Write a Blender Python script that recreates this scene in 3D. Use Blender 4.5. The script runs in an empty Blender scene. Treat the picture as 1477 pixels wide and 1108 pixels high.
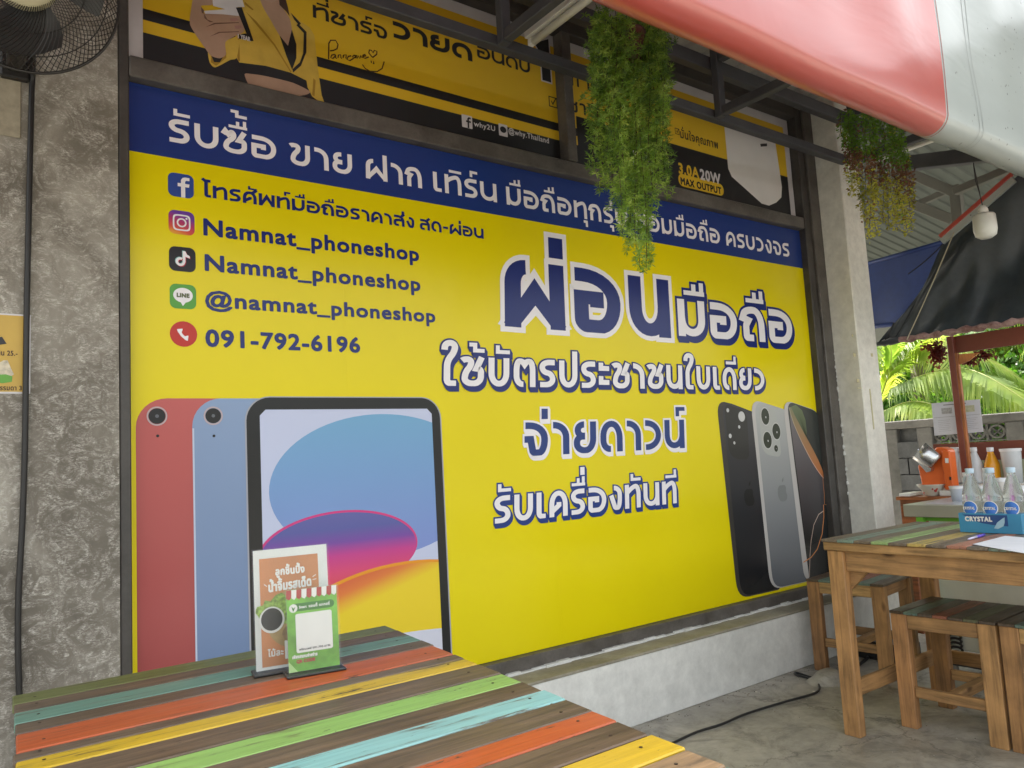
import bpy, bmesh, math, random
from mathutils import Vector, Matrix
random.seed(7)
sc = bpy.context.scene
COL = sc.collection

# ------------------------------------------------------------------ camera
CAM = Vector((0.0, 0.0, 1.23))
PXC, PYC, FPX = 738.5, 554.0, 1105.0
def _basis():
    X = Vector((2258-PXC, 580-PYC, FPX)).normalized()
    V = Vector((135-PXC, -10310-PYC, FPX)).normalized()
    V = (V - X*V.dot(X)).normalized()
    Y = V.cross(X)
    return X, Y, V
BX, BY, BZ = _basis()          # world axes written in camera axes (x right, y down, z forward)
def ray(px, py):
    d = Vector((px-PXC, py-PYC, FPX))
    return Vector((BX.dot(d), BY.dot(d), BZ.dot(d)))
def on_y(px, py, y):
    d = ray(px, py); return CAM + d*((y-CAM.y)/d.y)
def on_x(px, py, x):
    d = ray(px, py); return CAM + d*((x-CAM.x)/d.x)
def on_z(px, py, z):
    d = ray(px, py); return CAM + d*((z-CAM.z)/d.z)

cd = bpy.data.cameras.new('camera'); cam = bpy.data.objects.new('camera', cd); COL.objects.link(cam)
cd.sensor_fit = 'HORIZONTAL'; cd.sensor_width = 36.0; cd.lens = FPX/1477*36
cd.clip_start = 0.02; cd.clip_end = 500
right = Vector((BX.x, BY.x, BZ.x)); down = Vector((BX.y, BY.y, BZ.y)); fwd = Vector((BX.z, BY.z, BZ.z))
M = Matrix((( right.x, -down.x, -fwd.x, CAM.x), (right.y, -down.y, -fwd.y, CAM.y), (right.z, -down.z, -fwd.z, CAM.z), (0,0,0,1)))
cam.matrix_world = M
sc.camera = cam

# ------------------------------------------------------------------ light
w = bpy.data.worlds.new('World'); sc.world = w; w.use_nodes = True
nt = w.node_tree
SUN_EL, SUN_AZ = math.radians(58), math.radians(62)   # azimuth measured from +X towards +Y
sky = nt.nodes.new('ShaderNodeTexSky'); sky.sky_type = 'NISHITA'; sky.sun_disc = False
sky.sun_elevation = SUN_EL; sky.sun_rotation = math.pi/2 - SUN_AZ
sky.air_density = 1.0; sky.dust_density = 5.0; sky.ozone_density = 1.0
bg = nt.nodes['Background']; bg.inputs['Strength'].default_value = 0.15
hz = nt.nodes.new('ShaderNodeHueSaturation'); hz.inputs['Saturation'].default_value = 0.38   # thin high cloud whitens the sky
hm = nt.nodes.new('ShaderNodeMix'); hm.data_type = 'RGBA'; hm.blend_type = 'MULTIPLY'; hm.inputs[0].default_value = 1.0; hm.inputs[7].default_value = (1.03, 1.0, 0.91, 1)
nt.links.new(sky.outputs[0], hz.inputs['Color']); nt.links.new(hz.outputs[0], hm.inputs[6]); nt.links.new(hm.outputs[2], bg.inputs[0])
sd = bpy.data.lights.new('sun', 'SUN'); sd.energy = 2.0; sd.angle = math.radians(2.0); sd.color = (1.0, 0.95, 0.87)
sun = bpy.data.objects.new('sun', sd); COL.objects.link(sun)
sv = Vector((math.cos(SUN_EL)*math.cos(SUN_AZ), math.cos(SUN_EL)*math.sin(SUN_AZ), math.sin(SUN_EL)))
sun.rotation_euler = sv.to_track_quat('Z', 'Y').to_euler()
sun.location = sv*40
sc.view_settings.view_transform = 'Standard'; sc.view_settings.look = 'None'
sc.view_settings.exposure = 2.3; sc.view_settings.gamma = 1.0
sc.view_settings.use_curve_mapping = False

# ------------------------------------------------------------------ materials
def new_mat(name):
    m = bpy.data.materials.new(name); m.use_nodes = True
    return m, m.node_tree, m.node_tree.nodes['Principled BSDF']
def srgb(r, g, b):
    f = lambda c: (c/255/12.92) if c/255 <= 0.04045 else ((c/255+0.055)/1.055)**2.4
    return (f(r), f(g), f(b), 1)
def nd(t, kind, **kw):
    n = t.nodes.new(kind)
    for k, v in kw.items():
        if k in n.inputs: n.inputs[k].default_value = v
        else: setattr(n, k, v)
    return n
def ramp(t, src, stops):
    r = t.nodes.new('ShaderNodeValToRGB'); e = r.color_ramp.elements
    while len(e) < len(stops): e.new(0.5)
    for el, (p, c) in zip(e, stops):
        el.position = p; el.color = c if len(c) == 4 else (*c, 1)
    t.links.new(src, r.inputs[0]); return r
def g4(v): return (v, v, v, 1)
def coords(t, scale=(1,1,1), rot=(0,0,0), kind='Object'):
    tc = t.nodes.new('ShaderNodeTexCoord'); mp = t.nodes.new('ShaderNodeMapping')
    mp.inputs['Scale'].default_value = scale; mp.inputs['Rotation'].default_value = rot
    t.links.new(tc.outputs[kind], mp.inputs[0]); return mp.outputs[0]
def mix(t, fac, a, b, mode='MIX'):
    n = t.nodes.new('ShaderNodeMix'); n.data_type = 'RGBA'; n.blend_type = mode
    for i, v in ((0, fac), (6, a), (7, b)):
        if hasattr(v, 'links'): t.links.new(v, n.inputs[i])
        else: n.inputs[i].default_value = v
    return n.outputs[2]
def bump(t, b, h, strength=0.3, dist=0.01):
    n = t.nodes.new('ShaderNodeBump'); n.inputs['Strength'].default_value = strength; n.inputs['Distance'].default_value = dist
    t.links.new(h, n.inputs['Height']); t.links.new(n.outputs[0], b.inputs['Normal'])
MC = {}
def plain(name, col, rough=0.5, metal=0.0, var=0.12, nscale=6.0, bmp=0.0, spec=0.5, coat=0.0):
    if name in MC: return MC[name]
    m, t, b = new_mat(name)
    b.inputs['Roughness'].default_value = rough; b.inputs['Metallic'].default_value = metal
    b.inputs['Specular IOR Level'].default_value = spec; b.inputs['Coat Weight'].default_value = coat
    n = nd(t, 'ShaderNodeTexNoise', Scale=nscale, Detail=5.0, Roughness=0.6)
    t.links.new(coords(t), n.inputs['Vector'])
    r = ramp(t, n.outputs[0], [(0.3, g4(1-var)), (0.7, g4(1.0+var*0.3))])
    t.links.new(mix(t, 1.0, col if len(col) == 4 else (*col, 1), r.outputs[0], 'MULTIPLY'), b.inputs['Base Color'])
    if bmp: bump(t, b, n.outputs[0], bmp, 0.003)
    MC[name] = m; return m

def vinyl(name, c, c2=None, rough=0.24):
    """printed banner vinyl; faint waviness; optional vertical second tone for printed gradients"""
    if name in MC: return MC[name]
    m, t, b = new_mat(name)
    b.inputs['Roughness'].default_value = rough
    b.inputs['Specular IOR Level'].default_value = 0.30
    n = nd(t, 'ShaderNodeTexNoise', Scale=1.3, Detail=3.0)
    t.links.new(coords(t, (1, 1, 0.6)), n.inputs['Vector'])
    r = ramp(t, n.outputs[0], [(0.3, g4(0.93)), (0.7, g4(1.0))])
    base = c
    if c2 is not None:
        tc = t.nodes.new('ShaderNodeTexCoord'); sp = t.nodes.new('ShaderNodeSeparateXYZ')
        t.links.new(tc.outputs['Generated'], sp.inputs[0])
        gr = ramp(t, sp.outputs['Z'], [(0.0, c2), (0.5, tuple((a+bb)/2 for a, bb in zip(c, c2))), (1.0, c)])
        base = gr.outputs[0]
    t.links.new(mix(t, 1.0, base, r.outputs[0], 'MULTIPLY'), b.inputs['Base Color'])
    n2 = nd(t, 'ShaderNodeTexNoise', Scale=0.9, Detail=1.0)
    t.links.new(coords(t, (1.4, 1, 0.35)), n2.inputs['Vector'])
    bump(t, b, n2.outputs[0], 0.9, 0.02)
    MC[name] = m; return m

def painted_wood(name, c, wear=0.5, wood=(0.105, 0.062, 0.035, 1)):
    if name in MC: return MC[name]
    m, t, b = new_mat(name)
    tc = t.nodes.new('ShaderNodeTexCoord'); oi = t.nodes.new('ShaderNodeObjectInfo')
    ad = nd(t, 'ShaderNodeVectorMath', operation='ADD')
    sc_ = nd(t, 'ShaderNodeMath', operation='MULTIPLY'); sc_.inputs[1].default_value = 37.0
    t.links.new(oi.outputs['Random'], sc_.inputs[0])
    t.links.new(tc.outputs['Object'], ad.inputs[0]); t.links.new(sc_.outputs[0], ad.inputs[1])
    mp = t.nodes.new('ShaderNodeMapping'); mp.inputs['Scale'].default_value = (1.6, 26, 26)
    t.links.new(ad.outputs[0], mp.inputs[0])
    grain = nd(t, 'ShaderNodeTexNoise', Scale=3.0, Detail=8.0, Roughness=0.62, Distortion=0.5)
    t.links.new(mp.outputs[0], grain.inputs['Vector'])
    mp2 = t.nodes.new('ShaderNodeMapping'); mp2.inputs['Scale'].default_value = (3.5, 14, 14)
    t.links.new(ad.outputs[0], mp2.inputs[0])
    blot = nd(t, 'ShaderNodeTexNoise', Scale=1.6, Detail=6.0, Roughness=0.66)
    t.links.new(mp2.outputs[0], blot.inputs['Vector'])
    wr = ramp(t, grain.outputs[0], [(0.30, tuple(x*0.42 for x in wood[:3])), (0.52, wood), (0.72, tuple(x*1.55 for x in wood[:3]))])
    if c is None:
        fine = ramp(t, blot.outputs[0], [(0.3, g4(0.72)), (0.75, g4(1.15))])
        colr = mix(t, 1.0, wr.outputs[0], fine.outputs[0], 'MULTIPLY')
    else:
        mulf = nd(t, 'ShaderNodeMath', operation='MULTIPLY'); t.links.new(grain.outputs[0], mulf.inputs[0]); t.links.new(blot.outputs[0], mulf.inputs[1])
        hi = 0.155 + 0.05*wear
        mask = ramp(t, mulf.outputs[0], [(hi-0.035, g4(1)), (hi+0.02, g4(0.0))])
        tone = ramp(t, grain.outputs[0], [(0.25, g4(0.72)), (0.7, g4(1.08))])
        pc = mix(t, 1.0, c, tone.outputs[0], 'MULTIPLY')
        colr = mix(t, mask.outputs[0], pc, wr.outputs[0])
    mp3 = t.nodes.new('ShaderNodeMapping'); mp3.inputs['Scale'].default_value = (9, 45, 45); t.links.new(ad.outputs[0], mp3.inputs[0])
    chp = nd(t, 'ShaderNodeTexNoise', Scale=2.4, Detail=5.0, Roughness=0.75, Distortion=0.8); t.links.new(mp3.outputs[0], chp.inputs['Vector'])
    m2 = nd(t, 'ShaderNodeMath', operation='MULTIPLY'); t.links.new(chp.outputs[0], m2.inputs[0]); t.links.new(blot.outputs[0], m2.inputs[1])
    cm = ramp(t, m2.outputs[0], [(0.345, g4(0)), (0.385, g4(1))]); dkc = tuple(x*0.35 for x in wood[:3])+(1,)
    colr = mix(t, cm.outputs[0], colr, dkc)
    lt = nd(t, 'ShaderNodeTexNoise', Scale=2.2, Detail=3.0); t.links.new(ad.outputs[0], lt.inputs['Vector'])
    dull = ramp(t, lt.outputs[0], [(0.35, g4(0.0)), (0.7, g4(0.16))]); colr = mix(t, dull.outputs[0], colr, (0.30, 0.27, 0.23, 1))
    t.links.new(colr, b.inputs['Base Color'])
    rr = ramp(t, blot.outputs[0], [(0.3, g4(0.36)), (0.75, g4(0.60))])
    t.links.new(rr.outputs[0], b.inputs['Roughness'])
    bump(t, b, grain.outputs[0], 0.35, 0.002)
    MC[name] = m; return m

def raw_wood(name, c, axis=2, rough=0.55):
    if name in MC: return MC[name]
    m, t, b = new_mat(name)
    s = [22, 22, 22]; s[axis] = 1.6
    tc = t.nodes.new('ShaderNodeTexCoord'); oi = t.nodes.new('ShaderNodeObjectInfo')
    ad = nd(t, 'ShaderNodeVectorMath', operation='ADD')
    sc_ = nd(t, 'ShaderNodeMath', operation='MULTIPLY'); sc_.inputs[1].default_value = 23.0
    t.links.new(oi.outputs['Random'], sc_.inputs[0]); t.links.new(tc.outputs['Object'], ad.inputs[0]); t.links.new(sc_.outputs[0], ad.inputs[1])
    mp = t.nodes.new('ShaderNodeMapping'); mp.inputs['Scale'].default_value = s; t.links.new(ad.outputs[0], mp.inputs[0])
    gr = nd(t, 'ShaderNodeTexNoise', Scale=2.2, Detail=8.0, Roughness=0.6, Distortion=0.8); t.links.new(mp.outputs[0], gr.inputs['Vector'])
    bl = nd(t, 'ShaderNodeTexNoise', Scale=6.0, Detail=5.0, Roughness=0.6); t.links.new(ad.outputs[0], bl.inputs['Vector'])
    r = ramp(t, gr.outputs[0], [(0.3, tuple(x*0.5 for x in c[:3])), (0.5, c[:3]), (0.75, tuple(min(1, x*1.35) for x in c[:3]))])
    r2 = ramp(t, bl.outputs[0], [(0.3, g4(0.62)), (0.65, g4(1.08))])
    rn = ramp(t, oi.outputs['Random'], [(0, (0.70, 0.66, 0.60)), (0.5, (1.0, 0.92, 0.86)), (1, (1.18, 1.2, 1.1))])
    vo = nd(t, 'ShaderNodeTexVoronoi', Scale=4.5); kv = t.nodes.new('ShaderNodeMapping'); ks = [1.6, 1.6, 1.6]; ks[axis] = 0.8; kv.inputs['Scale'].default_value = ks; t.links.new(ad.outputs[0], kv.inputs[0]); t.links.new(kv.outputs[0], vo.inputs['Vector'])
    kn = ramp(t, vo.outputs['Distance'], [(0.05, (0.30, 0.26, 0.24)), (0.13, g4(1.0))])
    col = mix(t, 1.0, mix(t, 1.0, r.outputs[0], r2.outputs[0], 'MULTIPLY'), kn.outputs[0], 'MULTIPLY'); col = mix(t, 1.0, col, rn.outputs[0], 'MULTIPLY')
    t.links.new(col, b.inputs['Base Color']); b.inputs['Roughness'].default_value = rough
    bump(t, b, gr.outputs[0], 0.3, 0.002)
    MC[name] = m; return m

def loft_plaster():
    m, t, b = new_mat('loft_plaster')
    v = coords(t)
    n1 = nd(t, 'ShaderNodeTexNoise', Scale=2.3, Detail=10.0, Roughness=0.62, Distortion=0.8); t.links.new(v, n1.inputs['Vector'])
    n2 = nd(t, 'ShaderNodeTexNoise', Scale=14.0, Detail=9.0, Roughness=0.72, Distortion=2.2); t.links.new(v, n2.inputs['Vector'])
    n3 = nd(t, 'ShaderNodeTexNoise', Scale=70.0, Detail=5.0, Roughness=0.7, Distortion=1.5); t.links.new(coords(t, (1, 1, 2.4), (0, 0.5, 0)), n3.inputs['Vector'])
    base = ramp(t, n1.outputs[0], [(0.32, (0.095, 0.080, 0.060)), (0.5, (0.175, 0.155, 0.125)), (0.64, (0.32, 0.295, 0.25))])
    st = ramp(t, n2.outputs[0], [(0.44, g4(0.0)), (0.66, g4(1.0))])
    fi = ramp(t, n3.outputs[0], [(0.42, g4(0.0)), (0.62, g4(1.0))])
    pr = nd(t, 'ShaderNodeMath', operation='MULTIPLY'); t.links.new(st.outputs[0], pr.inputs[0]); t.links.new(fi.outputs[0], pr.inputs[1])
    c = mix(t, pr.outputs[0], base.outputs[0], (0.64, 0.61, 0.55, 1))
    t.links.new(c, b.inputs['Base Color']); b.inputs['Roughness'].default_value = 0.6
    ad = nd(t, 'ShaderNodeMath', operation='ADD'); t.links.new(n2.outputs[0], ad.inputs[0]); t.links.new(n3.outputs[0], ad.inputs[1])
    bump(t, b, ad.outputs[0], 0.45, 0.006)
    return m

def stained(name, c, dark, scale=1.5, rough=0.6, spots=True, bmp=0.4):
    if name in MC: return MC[name]
    m, t, b = new_mat(name); v = coords(t)
    n1 = nd(t, 'ShaderNodeTexNoise', Scale=scale, Detail=9.0, Roughness=0.66, Distortion=0.4); t.links.new(v, n1.inputs['Vector'])
    n2 = nd(t, 'ShaderNodeTexNoise', Scale=scale*14, Detail=6.0, Roughness=0.7); t.links.new(v, n2.inputs['Vector'])
    base = ramp(t, n1.outputs[0], [(0.32, dark), (0.62, c)])
    fine = ramp(t, n2.outputs[0], [(0.3, g4(0.82)), (0.7, g4(1.08))])
    col = mix(t, 1.0, base.outputs[0], fine.outputs[0], 'MULTIPLY')
    if spots:
        vo = nd(t, 'ShaderNodeTexVoronoi', Scale=7.0, Randomness=1.0); t.links.new(v, vo.inputs['Vector'])
        sp = ramp(t, vo.outputs['Distance'], [(0.04, g4(1.0)), (0.07, g4(0.0))])
        col = mix(t, sp.outputs[0], col, tuple(min(1, x*1.7) for x in c[:3])+(1,))
    t.links.new(col, b.inputs['Base Color'])
    rr = ramp(t, n1.outputs[0], [(0.3, g4(rough-0.18)), (0.7, g4(rough+0.1))]); t.links.new(rr.outputs[0], b.inputs['Roughness'])
    bump(t, b, n2.outputs[0], bmp, 0.004)
    MC[name] = m; return m

def leaf_mat(name, cols, trans=0.45, rough=0.45, scale=9.0):
    if name in MC: return MC[name]
    m, t, b = new_mat(name)
    n = nd(t, 'ShaderNodeTexNoise', Scale=scale, Detail=4.0); t.links.new(coords(t), n.inputs['Vector'])
    k = len(cols); r = ramp(t, n.outputs[0], [(0.32+0.36*i/max(1, k-1), c) for i, c in enumerate(cols)])
    t.links.new(r.outputs[0], b.inputs['Base Color']); b.inputs['Roughness'].default_value = rough
    tr = t.nodes.new('ShaderNodeBsdfTranslucent')
    hs = nd(t, 'ShaderNodeHueSaturation', Value=1.7, Saturation=1.1); t.links.new(r.outputs[0], hs.inputs['Color'])
    t.links.new(hs.outputs[0], tr.inputs[0])
    mx = t.nodes.new('ShaderNodeMixShader'); mx.inputs[0].default_value = trans
    t.links.new(b.outputs[0], mx.inputs[1]); t.links.new(tr.outputs[0], mx.inputs[2])
    t.links.new(mx.outputs[0], t.nodes['Material Output'].inputs[0])
    MC[name] = m; return m

def clear_plastic(name, tint=(0.93, 0.96, 0.96, 1), rough=0.04, alpha=0.2, body=0.9):
    if name in MC: return MC[name]
    m, t, b = new_mat(name)
    b.inputs['Base Color'].default_value = tint; b.inputs['Roughness'].default_value = rough
    b.inputs['Transmission Weight'].default_value = body; b.inputs['IOR'].default_value = 1.25
    tr = t.nodes.new('ShaderNodeBsdfTransparent'); tr.inputs[0].default_value = tint
    mx = t.nodes.new('ShaderNodeMixShader'); mx.inputs[0].default_value = alpha
    t.links.new(b.outputs[0], mx.inputs[1]); t.links.new(tr.outputs[0], mx.inputs[2])
    t.links.new(mx.outputs[0], t.nodes['Material Output'].inputs[0])
    MC[name] = m; return m

# ------------------------------------------------------------------ mesh builder
class MB:
    def __init__(s): s.v = []; s.f = []; s.mi = []
    def add(s, vs, fs, mi=0):
        o = len(s.v); s.v += [tuple(p) for p in vs]; s.f += [tuple(i+o for i in f) for f in fs]; s.mi += [mi]*len(fs)
    def box(s, a, b, mi=0):
        x0, y0, z0 = a; x1, y1, z1 = b
        s.add([(x0,y0,z0),(x1,y0,z0),(x1,y1,z0),(x0,y1,z0),(x0,y0,z1),(x1,y0,z1),(x1,y1,z1),(x0,y1,z1)],
              [(0,3,2,1),(4,5,6,7),(0,1,5,4),(1,2,6,5),(2,3,7,6),(3,0,4,7)], mi)
    def hexa(s, p8, mi=0):
        s.add(p8, [(0,3,2,1),(4,5,6,7),(0,1,5,4),(1,2,6,5),(2,3,7,6),(3,0,4,7)], mi)
    def beam(s, p, q, w_, h_, up=(0,0,1), mi=0):
        p = Vector(p); q = Vector(q); d = (q-p).normalized(); u = Vector(up)
        sd_ = d.cross(u); sd_ = sd_.normalized() if sd_.length > 1e-4 else Vector((1,0,0)); u = sd_.cross(d).normalized()
        c = []
        for e in (p, q):
            for sx, sz in ((-1,-1),(1,-1),(1,1),(-1,1)): c.append(e + sd_*sx*w_/2 + u*sz*h_/2)
        s.add(c, [(0,1,2,3),(7,6,5,4),(0,4,5,1),(1,5,6,2),(2,6,7,3),(3,7,4,0)], mi)
    def tube(s, pts, r, n=8, mi=0, cap=True):
        pts = [Vector(p) for p in pts]; rs = r if isinstance(r, (list, tuple)) else [r]*len(pts)
        vs = []; fs = []; prev = None
        for i, p in enumerate(pts):
            d = (pts[min(i+1, len(pts)-1)] - pts[max(i-1, 0)]).normalized()
            if prev is None:
                a = Vector((0,0,1)) if abs(d.z) < 0.9 else Vector((1,0,0))
                u = d.cross(a).normalized()
            else:
                u = (prev - d*prev.dot(d)).normalized()
            prev = u; v = d.cross(u)
            for k in range(n):
                an = 2*math.pi*k/n; vs.append(p + (u*math.cos(an) + v*math.sin(an))*rs[i])
        for i in range(len(pts)-1):
            for k in range(n): fs.append((i*n+k, i*n+(k+1) % n, (i+1)*n+(k+1) % n, (i+1)*n+k))
        if cap: fs.append(tuple(range(n))[::-1]); fs.append(tuple((len(pts)-1)*n+k for k in range(n)))
        s.add(vs, fs, mi)
    def lathe(s, prof, c=(0,0,0), n=24, mi=0, axis=None):
        c = Vector(c); ax = Vector(axis or (0,0,1)).normalized()
        a = Vector((1,0,0)) if abs(ax.x) < 0.9 else Vector((0,1,0)); u = ax.cross(a).normalized(); v = ax.cross(u)
        vs = []; fs = []
        for r, z in prof:
            for k in range(n):
                an = 2*math.pi*k/n; vs.append(c + ax*z + (u*math.cos(an)+v*math.sin(an))*max(r, 1e-4))
        for i in range(len(prof)-1):
            for k in range(n): fs.append((i*n+k, i*n+(k+1) % n, (i+1)*n+(k+1) % n, (i+1)*n+k))
        s.add(vs, fs, mi)
    def prism(s, pts, d, mi=0):
        """closed outline (3D points, planar) pushed along vector d"""
        n = len(pts); p = [Vector(q) for q in pts]; d = Vector(d)
        s.add(p + [q+d for q in p], [tuple(range(n)), tuple(range(2*n-1, n-1, -1))] + [(i, i+n, (i+1) % n+n, (i+1) % n) for i in range(n)], mi)
    def poly(s, pts, mi=0): s.add(pts, [tuple(range(len(pts)))], mi)
    def mesh(s, name, mats, smooth=False):
        me = bpy.data.meshes.new(name); me.from_pydata(s.v, [], s.f)
        for m in (mats if isinstance(mats, (list, tuple)) else [mats]): me.materials.append(m)
        if any(s.mi): me.polygons.foreach_set('material_index', s.mi)
        if smooth: me.polygons.foreach_set('use_smooth', [True]*len(s.f))
        me.update(); return me
    def build(s, name, mats, parent=None, smooth=False, origin=None, bevel=0, kind=None):
        if origin is not None:
            o_ = Vector(origin); s.v = [tuple(Vector(p)-o_) for p in s.v]
        me = s.mesh(name, mats, smooth); ob = bpy.data.objects.new(name, me); COL.objects.link(ob)
        if origin is not None: ob.location = origin
        if parent is not None:
            ob.parent = parent
            if parent_off(parent): ob.location = Vector(ob.location) - parent_world(parent)
        if bevel:
            md = ob.modifiers.new('bevel', 'BEVEL'); md.width = bevel; md.segments = 1; md.limit_method = 'ANGLE'
        if kind: ob['kind'] = kind
        return ob
def parent_world(p):
    v = Vector(p.location)
    while p.parent is not None: p = p.parent; v += Vector(p.location)
    return v
def parent_off(p): return parent_world(p).length > 0
def recalc(ob):
    bm = bmesh.new(); bm.from_mesh(ob.data); bmesh.ops.recalc_face_normals(bm, faces=bm.faces); bm.to_mesh(ob.data); bm.free()
def tag(o, label=None, cat=None, group=None, kind=None):
    if label: o['label'] = label
    if cat: o['category'] = cat
    if group: o['group'] = group
    if kind: o['kind'] = kind
    return o
def thing(name, label, cat, loc=(0,0,0), group=None):
    o = bpy.data.objects.new(name, None); o.empty_display_size = 0.1; COL.objects.link(o); o.location = loc
    return tag(o, label, cat, group)

# ------------------------------------------------------------------ lettering made from the built-in font
GC = {}
ABOVE = set('\u0e31\u0e34\u0e35\u0e36\u0e37\u0e47\u0e48\u0e49\u0e4a\u0e4b\u0e4c\u0e4d'); BELOW = set('\u0e38\u0e39')
TONE = set('\u0e48\u0e49\u0e4a\u0e4b\u0e4c'); VOW = ABOVE - TONE
def _curve(body):
    c = bpy.data.curves.new('g', 'FONT'); c.body = body; c.size = 1; c.resolution_u = 3
    o = bpy.data.objects.new('g', c); COL.objects.link(o)
    dg = bpy.context.evaluated_depsgraph_get(); dg.update()
    me = bpy.data.meshes.new_from_object(o.evaluated_get(dg))
    vs = [(v.co.x, v.co.y) for v in me.vertices]; fs = [tuple(p.vertices) for p in me.polygons]
    bpy.data.objects.remove(o); bpy.data.curves.remove(c); bpy.data.meshes.remove(me)
    return vs, fs
def glyph(ch):
    if ch not in GC:
        if ch == ' ':
            a = max(p[0] for p in _curve('I I')[0]); b_ = max(p[0] for p in _curve('II')[0]); GC[ch] = ([], [], a-b_)
        else:
            vs, fs = _curve(ch)
            if ch in ABOVE or ch in BELOW: adv = 0
            else:
                a = max(p[0] for p in _curve(ch+'I')[0]); b_ = max(p[0] for p in _curve('I')[0]); adv = a-b_
            GC[ch] = (vs, fs, adv)
    return GC[ch]
def bounds(ch):
    vs = glyph(ch)[0]; return min(p[1] for p in vs), max(p[1] for p in vs)
def layout(s, track):
    pen = 0; out = []; stacked = False
    for i, ch in enumerate(s):
        vs, fs, adv = glyph(ch)
        lift = 0
        if ch in ABOVE:
            lift = 1
            if ch in TONE and (s[i-1] in VOW or (i+1 < len(s) and s[i+1] == '\u0e33')): lift = 2
        if ch in BELOW: lift = -1
        out.append((ch, pen - (track if ch in ABOVE or ch in BELOW else 0), lift))
        if adv: pen += adv + track
    x0 = min(min(p[0] for p in glyph(c)[0])+px for c, px, l in out if glyph(c)[0])
    x1 = max(max(p[0] for p in glyph(c)[0])+px for c, px, l in out if glyph(c)[0])
    return out, x0, x1
def write(parent, s, x0, x1, z, h, layers, y, ref='\u0e19', track=0.05, shear=0.0, rise=0.0, name='lettering', normal='-y', frame=None, mk=0.78):
    """layers: list of (radius, material, dx, dz, rank) drawn back to front; h = height of the reference letter"""
    out, g0, g1 = layout(s, track)
    b0, b1 = bounds(ref); sy = h/(b1-b0); sx = (x1-x0)/(g1-g0)
    root = None
    for li, (rad, mat, dx, dz, rank) in enumerate(layers):
        vs_all = []; fs_all = []; tri = 0
        rings = [(0.0, 0.0)]
        if rad > 0:
            m = 14 if rad > h*0.08 else 10
            for k in range(m):
                an = 2*math.pi*(k+0.5)/m; c_, s_ = math.cos(an), math.sin(an)
                q = (abs(c_)**4 + abs(s_)**4)**-0.25 if li == len(layers)-1 else 1.0
                rings.append((c_*rad*q, s_*rad*q))
                if rad > h*0.11 and k % 2 == 0: rings.append((c_*rad*0.55, s_*rad*0.55))
        steps = [(0, 0)] if not (dx or dz) else [(dx*t_/3, dz*t_/3) for t_ in range(4)]
        d = 0
        for (ex, ez) in steps:
            for (ox, oz) in rings:
                d += 1; dep = d*6e-6
                for ch, px, lift in out:
                    gv, gf, adv = glyph(ch)
                    if not gv: continue
                    dy_ = 0
                    if lift == 1: dy_ = 0.05*h
                    if lift == 2: dy_ = 0.36*h
                    if lift == -1: dy_ = -0.07*h
                    o_ = len(vs_all); gb = min(p[1] for p in gv) if lift > 0 else (max(p[1] for p in gv) if lift < 0 else 0)
                    for (gx, gy) in gv:
                        if lift: gy = gb + (gy-gb)*mk
                        zz = (gy-b0)*sy + dy_
                        vs_all.append((x0 + (gx+px-g0)*sx + ox + ex + shear*zz, zz + oz + ez + rise*(gx+px-g0)*sx, dep))
                    fs_all += [tuple(i+o_ for i in f) for f in gf]
        mb = MB()
        if frame is None:
            pts = [(a, y - rank*0.0004 - c_, z + b_) for a, b_, c_ in vs_all]
        else:
            O, U, V, N = frame   # origin, right, up, outward normal
            pts = [O + U*a + V*(z+b_) + N*(rank*0.0004 + c_ + 0.0005) for a, b_, c_ in vs_all]
        mb.add(pts, fs_all)
        ob = mb.build(name, mat, parent)
        root = root or ob
    return root

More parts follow.
